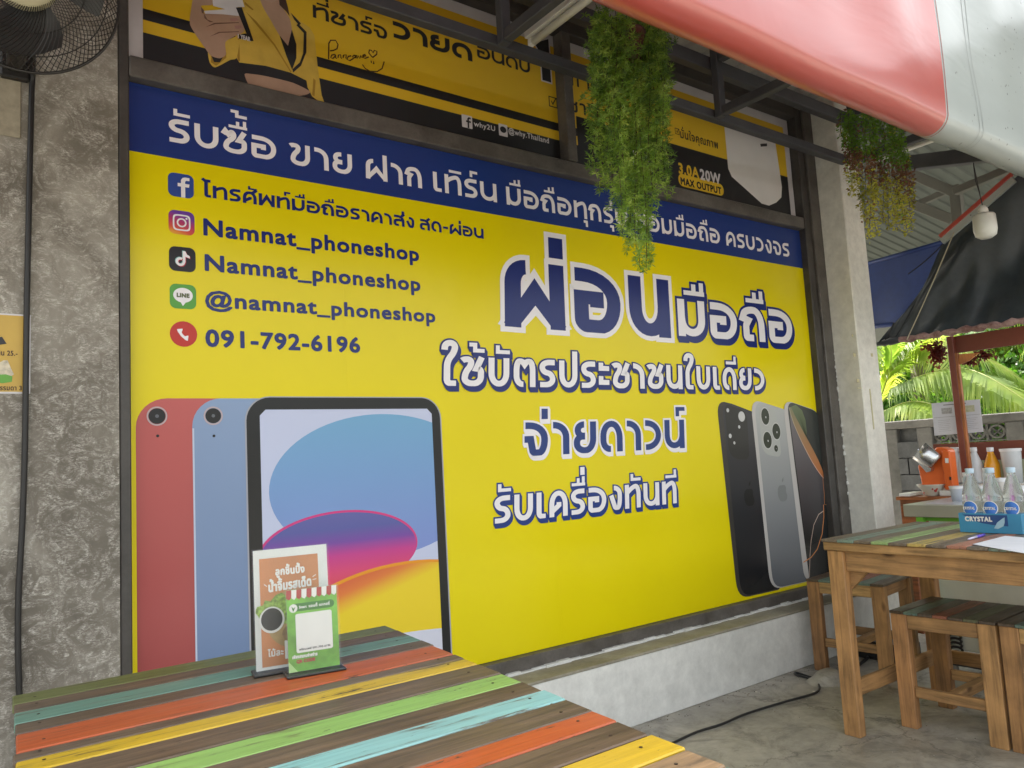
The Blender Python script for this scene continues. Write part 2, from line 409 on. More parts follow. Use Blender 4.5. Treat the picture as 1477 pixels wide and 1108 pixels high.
# ------------------------------------------------------------------ bold loopless Thai drawn from strokes (w = width, a = half stroke)
TH = {
 'บ': (.82, lambda w, a: [[(a, 1), (a, a, .33), (w-a, a, .33), (w-a, 1)]]),
 'ป': (.82, lambda w, a: [[(a, 1), (a, a, .33), (w-a, a, .33), (w-a, 1.36)]]),
 'น': (.90, lambda w, a: [[(a, 1), (a, a, .32), (w-a*1.02, a+.02, .36), (w-a*1.02, .50)], [(w-a, 1), (w-a, 0)]]),
 'ม': (.86, lambda w, a: [[(w-a, 1), (w-a, a, .32), (a*1.02, a+.02, .36), (a*1.02, .50)], [(a, 1), (a, 0)]]),
 'ผ': (1.06, lambda w, a: [[(w*.36, 1-a*.9), (a+w*.02, 1-a*.9, .22), (a, 0)], [(a*.75, 0), (w*.5, .55), (w-a*.75, 0)], [(w-a, 1), (w-a, 0)]]),
 'ฝ': (1.06, lambda w, a: [[(w*.36, 1-a*.9), (a+w*.02, 1-a*.9, .22), (a, 0)], [(a*.75, 0), (w*.5, .55), (w-a*.75, 0)], [(w-a, 1.30), (w-a, 0)]]),
 'พ': (1.02, lambda w, a: [[(a, 1), (a*1.1, 0)], [(a*1.1, 0), (w*.5, .78), (w-a*1.1, 0)], [(w-a, 1), (w-a*1.1, 0)]]),
 'อ': (.92, lambda w, a: [[(w*.03, 1-a*.9), (w-a, 1-a*.9, .42), (w-a, a*.9, .42), (a, a*.9, .10), (a, .55), (w*.48, .55), (w*.48, .40)]]),
 'ว': (.70, lambda w, a: [[(w*.03, 1-a*.9), (w-a, 1-a*.9, .40), (w-a, a*.9, .40), (w*.05, a*.9)]]),
 'จ': (.80, lambda w, a: [[(w*.04, 1-a*.9), (w-a, 1-a*.9, .40), (w-a, a*.9, .36), (w*.36, a*.9, .06), (w*.26, .50), (0, .50)]]),
 'ง': (.66, lambda w, a: [[(w*.36, 1-a*.9), (w-a, 1-a*.9, .24), (w-a, a*.9, .40), (w*.46, a*.9, .06), (w*.14, .62)]]),
 'ร': (.68, lambda w, a: [[(w*.97, 1-a*.9), (a, 1-a*.9, .24), (a, .55, .20), (w-a, .50, .24), (w-a, a*.9, .24), (w*.03, a*.9)]]),
 'า': (.60, lambda w, a: [[(w*.03, 1-a*.9), (w-a, 1-a*.9, .34), (w-a, 0)]]),
 'ค': (.86, lambda w, a: [[(a, 0), (a, 1-a*.9, .40), (w-a, 1-a*.9, .40), (w-a, 0)], [(a, .20), (w*.52, .44), (w*.52, .56)]]),
 'ศ': (.86, lambda w, a: [[(a, 0), (a, 1-a*.9, .40), (w-a, 1-a*.9, .40), (w-a, 0)], [(a, .20), (w*.52, .44), (w*.52, .56)], [(w*.70, .90), (w, 1.16)]]),
 'ด': (.88, lambda w, a: [[(w*.46, a*.9), (a, a*.9, .26), (a, 1-a*.9, .42), (w-a, 1-a*.9, .42), (w-a, 0)]]),
 'ต': (.90, lambda w, a: [[(w*.44, a*.9), (a, a*.9, .26), (a, 1-a*.9, .30), (w*.40, 1-a*.9, .05), (w*.50, .80), (w*.60, 1-a*.9, .05), (w-a, 1-a*.9, .30), (w-a, 0)]]),
 'ก': (.82, lambda w, a: [[(w-a, 0), (w-a, 1-a*.9, .42), (w*.18, 1-a*.9, .22), (w*.06, .66), (w*.30, .60), (a+w*.06, .46, .05), (a+w*.06, 0)]]),
 'ถ': (.84, lambda w, a: [[(w-a, 0), (w-a, 1-a*.9, .42), (w*.18, 1-a*.9, .22), (w*.06, .66), (w*.30, .60), (a+w*.06, .46, .05), (a+w*.06, a*.9, .06), (w*.50, a*.9)]]),
 'ท': (.86, lambda w, a: [[(a, 1), (a, 0)], [(a, .64), (w*.50, 1-a*.9, .25), (w-a, 1-a*.9, .32), (w-a, 0)]]),
 'ช': (.84, lambda w, a: [[(w*.02, .86), (w*.10, 1-a*.9, .08), (w*.42, 1-a*.9, .10), (w*.42, .70, .10), (a, .44, .18), (a, a*.9, .30), (w-a, a*.9, .30), (w-a, .58, .08), (w*.66, .60), (w*.90, 1.0)]]),
 'ซ': (.84, lambda w, a: [[(0, .78), (w*.10, .94), (w*.22, .80), (w*.36, .94, .04), (w*.46, .84, .08), (w*.42, .66, .10), (a, .44, .18), (a, a*.9, .30), (w-a, a*.9, .30), (w-a, .58, .08), (w*.66, .60), (w*.90, 1.0)]]),
 'ข': (.80, lambda w, a: [[(w*.02, .86), (w*.10, 1-a*.9, .08), (w*.40, 1-a*.9, .10), (w*.42, .70, .10), (a+w*.02, .44, .18), (a+w*.02, a*.9, .30), (w-a, a*.9, .30), (w-a, 1)]]),
 'ย': (.84, lambda w, a: [[(w*.46, 1-a*.9), (a+w*.04, 1-a*.9, .20), (a+w*.04, .55, .16), (w*.50, .55)], [(w*.50, .53), (a, .53, .16), (a, a*.9, .28), (w-a, a*.9, .33), (w-a, 1)]]),
 'ส': (.86, lambda w, a: [[(w*.05, 1-a*.9), (w-a, 1-a*.9, .36), (w-a, 0)], [(w-a, .56), (w*.34, .56, .1), (a, .50, .15), (a, a*.9, .15), (w*.48, a*.9)], [(w*.72, .92), (w, 1.14)]]),
 'ะ': (.48, lambda w, a: [[(a*.7, .98), (a*.7, .76), (w, .76)], [(a*.7, .46), (a*.7, .22), (w, .22)]]),
 'เ': (.42, lambda w, a: [[(a, 1), (a, a*.8, .12), (w*.98, a*.8)]]),
 'โ': (.46, lambda w, a: [[(w*-.06, 1.44), (w*.26, 1.30), (w*1.0, 1.30)], [(w*.42, 1.30), (w*.42, a*.8, .12), (w*1.02, a*.8)]]),
 'ใ': (.48, lambda w, a: [[(w*.06, 1.20), (w*.10, 1.44, .14), (w*.86, 1.44, .16), (w*.82, 1.14, .16), (a+w*.02, .84, .16), (a+w*.02, a*.8, .12), (w*.95, a*.8)]]),
 '-': (.46, lambda w, a: [[(w*.02, .52), (w*.98, .52)]]),
 '1': (.46, lambda w, a: [[(w*.05, 1.12), (w-a, 1.30), (w-a, 0)]]),
}
THM = {  # marks: drawn back from the right edge of the letter before; (strokes, width factor)
 '\u0e31': (lambda a: [[(-.46, 1.44), (-.46, 1.21), (.02, 1.21)]], .66), '\u0e34': (lambda a: [[(-.62, 1.20), (.02, 1.20)]], .70),
 '\u0e35': (lambda a: [[(-.64, 1.20), (.02, 1.20)], [(-.07, 1.14), (-.07, 1.50)]], .66), '\u0e37': (lambda a: [[(-.64, 1.19), (.02, 1.19)], [(-.32, 1.19), (-.32, 1.44)], [(-.07, 1.14), (-.07, 1.50)]], .62),
 '\u0e48': (lambda a: [[(-a, 1.10), (-a, 1.42)]], .95), '\u0e49': (lambda a: [[(-.56, 1.42), (-.34, 1.42), (-.34, 1.22), (.02, 1.22)]], .66),
 '\u0e4c': (lambda a: [[(-.30, 1.12), (-.30, 1.38), (.04, 1.38)]], .70), '\u0e38': (lambda a: [[(-.26, -.16), (-a*.8, -.16), (-a*.8, -.46)]], .74),
}
def fillet(P):
    out = []
    for i, p in enumerate(P):
        v = Vector(p[:2]); r = p[2] if len(p) > 2 else 0
        if r <= 0 or i in (0, len(P)-1): out.append(v); continue
        A, C_ = Vector(P[i-1][:2]), Vector(P[i+1][:2]); da, dc = (A-v), (C_-v)
        la = min(r*1.15, da.length*(0.98 if i == 1 else 0.5)); lc = min(r*1.15, dc.length*(0.98 if i == len(P)-2 else 0.5)); p0, p1 = v+da.normalized()*la, v+dc.normalized()*lc
        k1, k2 = p0.lerp(v, 0.58), p1.lerp(v, 0.58)
        for k in range(9):
            t = k/8; out.append(p0*(1-t)**3 + k1*3*t*(1-t)**2 + k2*3*t*t*(1-t) + p1*t**3)
    o2 = [out[0]]
    for q in out[1:]:
        if (q-o2[-1]).length > 1e-5: o2.append(q)
    return o2
def lowmark(P): return min(p.y for p in P) < -0.1
def bold(parent, s, x0, x1, z, h, layers, y, stroke=0.23, asp=1.4, track=0.06, shear=0.0, rise=0.0, name='lettering'):
    """layers: (extra in units of h, material, drop dx, drop dz, rank)"""
    a = stroke/2
    base = sum((TH[c][0] if c in TH else 0.42) for c in s if c not in THM); n = sum(1 for c in s if c not in THM)
    c_ = ((x1-x0)/(asp*h) - track*(n-1))/base; c_ = max(0.45, min(1.6, c_))
    pl = []; pen = 0; last = 0
    for i, ch in enumerate(s):
        if ch in THM:
            f, kf = THM[ch]; dz = 0.46 if (ch in TONE and s[i-1] in VOW) else 0.0
            for st in f(a*kf): pl.append((fillet([(p[0]*(c_ if ch not in '\u0e48\u0e38' else 1)+last, p[1]+dz) for p in st]), stroke*kf))
            continue
        if ch == ' ': pen += 0.42*c_ + track; continue
        w0_, f = TH[ch]; w_ = w0_*c_; st_ = stroke*(0.95 if ch == 'ะ' else 1)
        for st in f(w_, a): pl.append((fillet([(p[0]+pen,)+tuple(p[1:]) for p in st]), st_))
        last = pen+w_; pen += w_+track
    W_ = pen-track; sx = (x1-x0)/W_; root = None
    d = 0
    for (ex, mat, dx, dz, rank) in layers:
        g = MB(); d += 30
        steps = [(0, 0)] if not (dx or dz) else [(dx*t_/4, dz*t_/4) for t_ in range(5)]
        for (ox, oz) in steps:
            for (P, sw) in pl:
                m_ = len(P); L = []
                for i in range(m_):
                    d0 = (P[i]-P[i-1]).normalized() if i > 0 else None; d1 = (P[i+1]-P[i]).normalized() if i < m_-1 else None
                    dd = (d0 or d1) if (d0 is None or d1 is None) else (d0+d1)
                    dd = dd.normalized() if dd.length > 1e-6 else d1; nn = Vector((-dd.y, dd.x))
                    ref_ = d1 or d0; cs_ = max(0.42, abs(nn.dot(Vector((-ref_.y, ref_.x))))); hw = (sw/2)/cs_
                    q_ = P[i].copy(); e_ = ex
                    if i == 0: q_ = q_ - Vector((d1.x*e_*h/sx, d1.y*e_))
                    if i == m_-1: q_ = q_ + Vector((d0.x*e_*h/sx, d0.y*e_))
                    off = Vector((nn.x*(hw + e_/cs_*h/sx), nn.y*(hw + e_/cs_)))
                    L.append((q_-off, q_+off))
                L = [tuple(Vector((u.x, max(u.y, -ex))) for u in pr2) for pr2 in L] if not lowmark(P) else L
                for i in range(m_-1):
                    d += 1; dep = d*1.0e-6; q4 = [L[i][0], L[i+1][0], L[i+1][1], L[i][1]]
                    g.add([(x0+p.x*sx+ox*h+shear*p.y*h, y-dep, z+(p.y+oz)*h+rise*p.x*sx) for p in q4], [(0, 1, 2, 3)])
        ob = g.build(name, mat, parent, kind='stuff'); root = root or ob
    return root

# ================================================================== SETTING
PL = loft_plaster()
M_floor = stained('concrete_floor', (0.44, 0.41, 0.35, 1), (0.26, 0.24, 0.20, 1), 1.4, 0.55)
t_ = M_floor.node_tree; b_ = t_.nodes['Principled BSDF']; src = b_.inputs['Base Color'].links[0].from_socket
vw = coords(t_); wn = nd(t_, 'ShaderNodeTexNoise', Scale=2.5, Detail=6.0, Roughness=0.7); t_.links.new(vw, wn.inputs['Vector'])
vm = nd(t_, 'ShaderNodeVectorMath', operation='MULTIPLY_ADD'); vm.inputs[1].default_value = (0.5, 0.5, 0.0); t_.links.new(wn.outputs['Color'], vm.inputs[0]); t_.links.new(vw, vm.inputs[2])
vc = nd(t_, 'ShaderNodeTexVoronoi', Scale=0.75, feature='DISTANCE_TO_EDGE'); t_.links.new(vm.outputs[0], vc.inputs['Vector'])
cr = ramp(t_, vc.outputs['Distance'], [(0.0015, g4(0.55)), (0.006, g4(1))])
sn = nd(t_, 'ShaderNodeTexNoise', Scale=5.0, Detail=7.0, Roughness=0.75, Distortion=1.0); t_.links.new(vw, sn.inputs['Vector'])
sr = ramp(t_, sn.outputs[0], [(0.36, g4(0.62)), (0.50, g4(1.0)), (0.70, g4(1.22))])
t_.links.new(mix(t_, 1.0, mix(t_, 1.0, src, cr.outputs[0], 'MULTIPLY'), sr.outputs[0], 'MULTIPLY'), b_.inputs['Base Color'])
M_street = stained('street_concrete', (0.29, 0.28, 0.25, 1), (0.20, 0.19, 0.165, 1), 0.5, 0.75)
M_white = stained('white_paint', (0.74, 0.74, 0.71, 1), (0.66, 0.66, 0.63, 1), 1.2, 0.6, False, 0.15)
M_cream = stained('cream_paint', (0.66, 0.64, 0.57, 1), (0.58, 0.56, 0.49, 1), 1.5, 0.6, False, 0.2)
M_cream_side = M_cream
M_ledge = stained('ledge_cement', (0.36, 0.335, 0.26, 1), (0.20, 0.18, 0.135, 1), 3.5, 0.7, False, 0.5)
M_frame = stained('frame_steel', (0.070, 0.064, 0.058, 1), (0.032, 0.028, 0.025, 1), 4.0, 0.5, False, 0.3)
M_frame2 = stained('frame_steel_worn', (0.13, 0.118, 0.105, 1), (0.055, 0.048, 0.042, 1), 5.0, 0.5, False, 0.3)
M_truss = plain('truss_paint', srgb(76, 77, 82), 0.5, 0, 0.25, 9)
M_roof = plain('roof_sheet', (0.60, 0.60, 0.59, 1), 0.5, 0.0, 0.2, 2)

g = MB(); g.box((-60, -60, -0.3), (90, 90, -0.012)); o = g.build('ground', M_street); tag(o, kind='structure')
g = MB(); g.box((-3.0, 0.15, -0.2), (9.0, 2.66, 0.0)); o = g.build('floor', M_floor, bevel=0.004); tag(o, kind='structure')
g = MB(); g.box((4.95, 2.66, -0.2), (9.0, 7.0, -0.004)); o = g.build('pavement', M_floor); tag(o, kind='structure')

WY = 2.850   # wall plane behind the banners
bld = thing('shop_building', 'rendered shop front with steel window frame, white plinth and cream corner pillar', 'building')
g = MB(); g.box((-3.5, 2.800, 0.0), (0.440, 3.2, 5.2)); g.build('plaster_wall', PL, bld)
g = MB(); g.box((0.440, WY+0.012, 0.0), (4.68, 3.2, 3.476)); g.build('window_backing', M_frame, bld)
g = MB(); g.box((0.440, 2.835, 3.4765), (4.68, WY+0.012, 5.2)); g.build('upper_wall', M_cream, bld)
g = MB(); g.box((4.68, 2.615, 0.0), (4.912, 3.2, 5.2)); g.build('pillar', stained('pillar_paint', (0.76, 0.75, 0.69, 1), (0.68, 0.66, 0.59, 1), 1.2, 0.6, False, 0.12), bld, bevel=0.006)
g = MB(); g.box((-3.5, 3.2, 0.0), (4.90, 9.0, 5.2)); g.build('building_block', M_cream, bld)
# ledge and plinth
g = MB()
n = 40; pts = []
g.box((0.44, 2.649, 0.0), (4.68, 2.86, 0.300)); g.build('plinth', M_white, bld, bevel=0.004)
g = MB(); g.box((0.44, 2.646, 0.300), (4.68, 2.80, 0.312)); g.build('ledge', M_ledge, bld, bevel=0.003)
g = MB()
for i in range(60):
    xa = 0.46+i*0.07; hh = 0.004+0.010*random.random()
    g.box((xa, 2.775+0.012*random.random(), 0.312), (xa+0.071, 2.80, 0.312+hh))
g.build('sealant_bead', M_white, bld)
g = MB(); g.box((0.44, 2.80, 0.30), (4.68, 2.86, 0.376)); g.build('sill_bar', M_frame2, bld, bevel=0.003)
# frame bars
def bar(a, b, m=M_frame, bv=0.004):
    g = MB(); g.box(a, b); return g.build('frame_bar', m, bld, bevel=bv)
bar((0.442, 2.800, 0.376), (0.476, 2.862, 3.476))
bar((0.4765, 2.795, 2.640), (4.50, 2.862, 2.716), M_frame2)
bar((4.505, 2.795, 0.376), (4.575, 2.862, 3.476))
bar((4.577, 2.780, 0.312), (4.679, 2.855, 3.476), M_frame2)
bar((0.4765, 2.790, 3.403), (4.50, 2.862, 3.476))
bar((2.475, 2.785, 2.718), (2.535, 2.862, 3.402), M_frame2)
# blobs of torn sealant along right frame
g = MB()
for i in range(46):
    z = 0.55+i*0.028+random.uniform(-.01, .01)
    if random.random() < 0.35: continue
    rr = random.uniform(0.003, 0.009)
    g.lathe([(0.0, -rr*2), (rr, -rr), (rr*0.8, rr), (0, rr*2)], (4.672+random.uniform(-.004, .004), 2.777, z), 6)
g.build('sealant_crumbs', M_white, bld, kind='stuff')
# pillar marks
for (px, py, ww, hh) in ((1230, 484, .012, .016), (1233, 512, .03, .022), (1238, 549, .03, .022), (1240, 560, .045, .006), (1258, 590, .012, .26), (1258, 512, .022, .022)):
    p = on_y(px, py, 2.612); g = MB(); g.box((p.x-ww/2, 2.6125, p.z-hh/2), (p.x+ww/2, 2.6152, p.z+hh/2))
    g.build('tape_residue', plain('tape_residue', (0.52, 0.47, 0.28, 1), 0.6), bld)

# ================================================================== MAIN BANNER
BYP = 2.840
def B(px, py, lay=0):
    p = on_y(px, py, 2.844); return Vector((p.x, BYP - lay*0.0009, p.z))
YEL = vinyl('banner_yellow', (0.76, 0.635, 0.002, 1)); BLU = vinyl('banner_blue', (0.018, 0.042, 0.20, 1)); NAVY = vinyl('lettering_navy', (0.014, 0.026, 0.16, 1))
WHT = vinyl('lettering_white', (0.82, 0.80, 0.84, 1))
ban = thing('shop_banner', 'big yellow and blue phone shop banner filling the lower window', 'banner')
g = MB(); g.box((0.4775, BYP, 0.378), (4.503, BYP+0.008, 2.637)); g.build('panel', YEL, ban)
g = MB(); g.box((0.4775, BYP-0.0009, 2.385), (4.503, BYP-0.0001, 2.637)); g.build('blue_band', BLU, ban)
for xs_, z0_, z1_ in ((B(806, 850).x, 0.40, 1.05), (B(500, 560).x, 1.28, 2.36), (B(1040, 500).x, 0.40, 1.15)):
    g = MB(); g.box((xs_, BYP-0.0007, z0_), (xs_+0.0022, BYP-0.0001, z1_)); g.build('panel_seam', YEL, ban, bevel=0.0003)
def word(par, s, l, r, top, bot, layers, lay=1.5, mapf=B, **kw):
    """l, r: left and right ends; top, bot: (x, y) picks on the reference letter"""
    pl_, pr_ = mapf(l, bot[1]), mapf(r, bot[1])
    t_, b_ = mapf(*top), mapf(*bot)
    yy = BYP - lay*0.0009
    return write(par, s, pl_.x, pr_.x, b_.z, t_.z-b_.z, layers, yy, **kw)
zb = B(265, 208).z; ht = B(265, 174.5).z - zb
zb = (B(265, 207).z + B(1131, 371).z)/2; ht = ((B(265, 174.5).z-B(265, 207).z) + (B(1131, 351.5).z-B(1131, 371).z))/2
LW = [(ht*0.05, WHT, 0, 0, 0)]
for s, l, r in (('รับซื้อ', 243, 398), ('ขาย', 418, 507.5), ('ฝาก', 527, 608), ('เทิร์น', 624.5, 716), ('มือถือทุกรุ่น', 730, 905), ('ซ่อมมือถือ', 916, 1038), ('ครบวงจร', 1047, 1138)):
    ym = 208 + (371-208)*(l-265)/(1131-265); ymr = 208 + (371-208)*(r-265)/(1131-265)
    bold(ban, s, B(l, ym).x, B(r, ymr).x, zb, ht, [(0, WHT, 0, 0, 0)], BYP-0.0018, stroke=0.20, asp=1.12, track=0.17)
zb = (B(318, 287).z + B(691, 345.5).z)/2; h2 = ((B(312.5, 268).z-B(312.5, 286).z)+(B(691, 331).z-B(691, 345.5).z))/2
LN = lambda h: [(h*0.052, NAVY, 0, 0, 0)]
for s, l, r in (('โทรศัพท์มือถือราคาส่ง', 292, 597), ('สด-ผ่อน', 605, 697)):
    f = lambda q: 287+(345.5-287)*(q-318)/(691-318)
    bold(ban, s, B(l, f(l)).x, B(r, f(r)).x, zb, h2, [(0, NAVY, 0, 0, 0)], BYP-0.0018, stroke=0.225, asp=1.2, track=0.13)
def latin(s, l, r, yl, yr, ytop):
    z0 = B(l, yl).z; z1 = B(r, yr).z; h = B(l, ytop).z - z0
    write(ban, s, B(l, yl).x, B(r, yr).x, (z0+z1)/2, h, [(h*0.05, NAVY, 0, 0, 0)], BYP-0.0018, ref='N', track=0.05)
latin('Namnat_phoneshop', 294, 603, 338, 378, 315.5)
latin('Namnat_phoneshop', 296, 605, 389, 421, 367)
latin('@namnat_phoneshop', 296.5, 626.5, 442, 465, 421)
latin('091-792-6196', 297, 518, 500, 508, 477)
# the big headlines
def head(s, l, r, top, bot, fill, edge, halo, stroke, asp, tr, sh, drop=(0, 0)):
    h = B(*top).z - B(*bot).z
    bold(ban, s, B(l, bot[1]).x, B(r, bot[1]).x, B(*bot).z, h, [(halo, edge, drop[0], drop[1], 0), (0, fill, 0, 0, 1)], BYP-0.0018, stroke=stroke, asp=asp, track=tr, shear=sh)
EB = vinyl('lettering_edge_blue', (0.018, 0.045, 0.21, 1))
head('ผ่อน', 728, 967, (935, 401), (935, 486), NAVY, WHT, 0.078, 0.215, 1.36, 0.14, 0.03)
head('มือถือ', 979, 1143, (1131, 449), (1131, 496), WHT, NAVY, 0.07, 0.20, 1.38, 0.15, 0.03, (0.05, -0.11))
head('ใช้บัตรประชาชนใบเดียว', 638, 1101, (858, 522.5), (858, 560), WHT, NAVY, 0.06, 0.20, 1.25, 0.15, 0.07, (0.06, -0.13))
head('จ่ายดาวน์', 755, 987, (860, 608), (860, 653), vinyl('lettering_blue', (0.022, 0.05, 0.20, 1)), WHT, 0.065, 0.20, 1.3, 0.14, 0.07, (0.03, -0.08))
head('รับเครื่องทันที', 711, 976, (840, 705), (840, 741), WHT, EB, 0.06, 0.19, 1.28, 0.14, 0.07, (0.06, -0.13))

# icons
def rounded(cx, cz, wx, wz, r, n=6):
    out = []
    for (sx, sz, a0) in ((1, 1, 0), (-1, 1, 90), (-1, -1, 180), (1, -1, 270)):
        for k in range(n+1):
            a = math.radians(a0+90*k/n); out.append((cx+sx*(wx/2-r)+r*math.cos(a), cz+sz*(wz/2-r)+r*math.sin(a)))
    return out
def flat(par, pts, mat, lay, name, smooth=False):
    g = MB(); g.poly([(x, BYP-lay*0.0009, z) for x, z in pts]); return g.build(name, mat, par)
def ring(par, cx, cz, r, wd, mat, lay, name, sq=0.0, rr=None, a0=0, a1=360, sxs=1.0):
    g = MB(); n = 40; vs = []
    for k in range(n+1):
        a = math.radians(a0+(a1-a0)*k/n); c_, s_ = math.cos(a), math.sin(a); e = 2+sq
        q = (abs(c_)**e+abs(s_)**e)**(-1/e)
        for rad in (r-wd/2, r+wd/2): vs.append((cx+c_*rad*q*sxs, BYP-lay*0.0009, cz+s_*rad*q))
    g.add(vs, [(2*k, 2*k+1, 2*k+3, 2*k+2) for k in range(n)]); return g.build(name, mat, par)
def icon(pl, pt, pr, pb, mat, r=0.24):
    a, b_ = B(pl, (pt+pb)/2), B(pr, (pt+pb)/2); x0, x1 = a.x, b_.x
    zt = B(pl, pt).z; zz = B(pr, pb).z; wz = (x1-x0); cz = (zt+zz)/2 + 0.0
    cz = (B((pl+pr)/2, (pt+pb)/2)).z
    o = flat(ban, rounded((x0+x1)/2, cz, x1-x0, wz, wz*r), mat, 1.2, 'icon')
    return o, (x0+x1)/2, cz, wz
grad_ig, t_, b_ = new_mat('icon_gradient')
sp = t_.nodes.new('ShaderNodeTexCoord'); gr = t_.nodes.new('ShaderNodeSeparateXYZ'); t_.links.new(sp.outputs['Generated'], gr.inputs[0])
mm = nd(t_, 'ShaderNodeMath', operation='MULTIPLY_ADD'); mm.inputs[1].default_value = 0.35; t_.links.new(gr.outputs['X'], mm.inputs[0]); t_.links.new(gr.outputs['Z'], mm.inputs[2])
rr_ = ramp(t_, mm.outputs[0], [(0.05, (0.75, 0.40, 0.02)), (0.35, (0.60, 0.07, 0.03)), (0.7, (0.40, 0.02, 0.12)), (1.0, (0.12, 0.03, 0.30))]); t_.links.new(rr_.outputs[0], b_.inputs['Base Color']); b_.inputs['Roughness'].default_value = 0.35
o, cx, cz, s = icon(241.8, 250, 279, 286.5, vinyl('icon_blue', (0.035, 0.075, 0.30, 1)))
g = MB(); u = s/2
def P2(x, z, lay=2.0): return (cx+x*u, BYP-lay*0.0009, cz+z*u)
g.poly([P2(0.0, -1), P2(0.32, -1), P2(0.32, -0.1), P2(0.62, -0.1), P2(0.66, 0.18), P2(0.32, 0.18), P2(0.32, 0.36), P2(0.40, 0.46), P2(0.66, 0.47), P2(0.66, 0.72), P2(0.34, 0.73), P2(0.12, 0.66), P2(0.0, 0.46), P2(0.0, 0.18), P2(-0.26, 0.18), P2(-0.26, -0.1), P2(0.0, -0.1)])
g.build('emblem', WHT, o)
o, cx, cz, s = icon(242.6, 304, 280, 340, grad_ig); u = s/2
ring(o, cx, cz, u*0.62, u*0.12, WHT, 2.0, 'emblem', sq=3); ring(o, cx, cz, u*0.32, u*0.12, WHT, 2.0, 'emblem'); ring(o, cx+u*0.38, cz+u*0.38, u*0.04, u*0.08, WHT, 2.0, 'emblem')
o, cx, cz, s = icon(243.3, 357, 281.6, 392, vinyl('icon_black', (0.012, 0.009, 0.012, 1))); u = s/2
for dx_, dz_, mt, ly in ((-0.045, 0.04, vinyl('icon_teal', (0.25, 0.5, 0.52, 1)), 2.0), (0.05, -0.045, vinyl('icon_red', (0.5, 0.02, 0.06, 1)), 2.4), (0, 0, WHT, 2.8)):
    ring(o, cx-u*0.16+dx_*u, cz-u*0.22+dz_*u, u*0.26, u*0.19, mt, ly, 'emblem', a0=60, a1=360)
    g = MB(); g.poly([P2(0.02+dx_, -0.25+dz_, ly), P2(0.22+dx_, -0.25+dz_, ly), P2(0.22+dx_, 0.22+dz_, ly), P2(0.56+dx_, 0.10+dz_, ly), P2(0.54+dx_, 0.30+dz_, ly), P2(0.34+dx_, 0.40+dz_, ly), P2(0.22+dx_, 0.66+dz_, ly), P2(0.02+dx_, 0.66+dz_, ly)]); g.build('emblem', mt, o)
o, cx, cz, s = icon(244.3, 410.5, 282.4, 446, vinyl('icon_green', (0.09, 0.33, 0.045, 1))); u = s/2
el = [(cx+0.74*u*math.cos(math.radians(a)), cz+0.1*u+0.60*u*math.sin(math.radians(a))) for a in range(-75, 256, 10)] + [(cx-0.02*u, cz-0.78*u)]
flat(o, el, WHT, 2.0, 'emblem')
write(o, 'LINE', cx-0.46*u, cx+0.46*u, cz-0.06*u, 0.30*u, [(0.03*u, vinyl('emblem_olive', (0.10, 0.12, 0.05, 1)), 0, 0, 0)], BYP-0.0023, ref='L', track=0.05, name='emblem_text')
o, cx, cz, s = icon(244.4, 464.5, 284, 500, vinyl('icon_phone_red', (0.50, 0.028, 0.018, 1)), 0.499); u = s/2
g = MB(); arc = []
for k in range(15):
    a = math.radians(188+74*k/14); arc.append((cx+u*0.42+u*0.80*math.cos(a), cz+u*0.50+u*0.92*math.sin(a)))
wd = [0.22, 0.22, 0.21, 0.16, 0.12] + [0.11]*5 + [0.12, 0.16, 0.21, 0.22, 0.22]
vs = []
for k, (x, z) in enumerate(arc):
    a = math.radians(188+74*k/14); dx_, dz_ = math.cos(a), math.sin(a)
    vs += [(x-dx_*u*wd[k]*1.3, BYP-0.0018, z-dz_*u*wd[k]*1.3), (x+dx_*u*wd[k]*0.5, BYP-0.0018, z+dz_*u*wd[k]*0.5)]
g.add(vs, [(2*k, 2*k+1, 2*k+3, 2*k+2) for k in range(14)]); g.build('emblem', WHT, o)

# printed tablets
def bx(px, py): p = B(px, py); return p.x, p.z
def tablet(x0, x1, ztop, rad, mat, lay, name):
    zb_ = 0.379; n = 8; pts = [(x0, zb_), (x1, zb_)]
    for k in range(n+1):
        a = math.radians(90*k/n); pts.append((x1-rad+rad*math.cos(a), ztop-rad+rad*math.sin(a)))
    for k in range(n+1):
        a = math.radians(90+90*k/n); pts.append((x0+rad+rad*math.cos(a), ztop-rad+rad*math.sin(a)))
    return flat(ban, pts, mat, lay, name)
xa = B(196, 700).x; xb = B(278, 700).x; xc = B(357.5, 740).x; xd = B(640, 740).x; zt = B(500, 574).z
tp = tablet(xa, xb+0.25, zt-0.004, 0.10, vinyl('tablet_pink', (0.50, 0.115, 0.11, 1), (0.30, 0.06, 0.06, 1)), 0.5, 'printed_tablet')
tb = tablet(xb, xc+0.25, zt-0.004, 0.10, vinyl('tablet_blue', (0.25, 0.345, 0.53, 1), (0.13, 0.20, 0.36, 1)), 1.2, 'printed_tablet')
for par, lpx, lay in ((tp, (226, 600.5), 1.8), (tb, (307, 600), 1.8)):
    lx_, lz_ = bx(*lpx)
    ring(par, lx_, lz_, 0.0135, 0.027, vinyl('lens_black', (0.018, 0.018, 0.02, 1)), lay, 'camera_lens')
    ring(par, lx_, lz_, 0.0305, 0.005, vinyl('lens_rim', (0.50, 0.40, 0.42, 1)), lay+0.4, 'lens_rim')
    ring(par, lx_, lz_, 0.003, 0.006, vinyl('lens_glint', (0.12, 0.13, 0.15, 1)), lay+0.6, 'lens_glint')
    ring(par, bx(lpx[0]+1, 629)[0], bx(lpx[0]+1, 629)[1], 0.0025, 0.005, vinyl('lens_black', None), lay, 'microphone_dot')
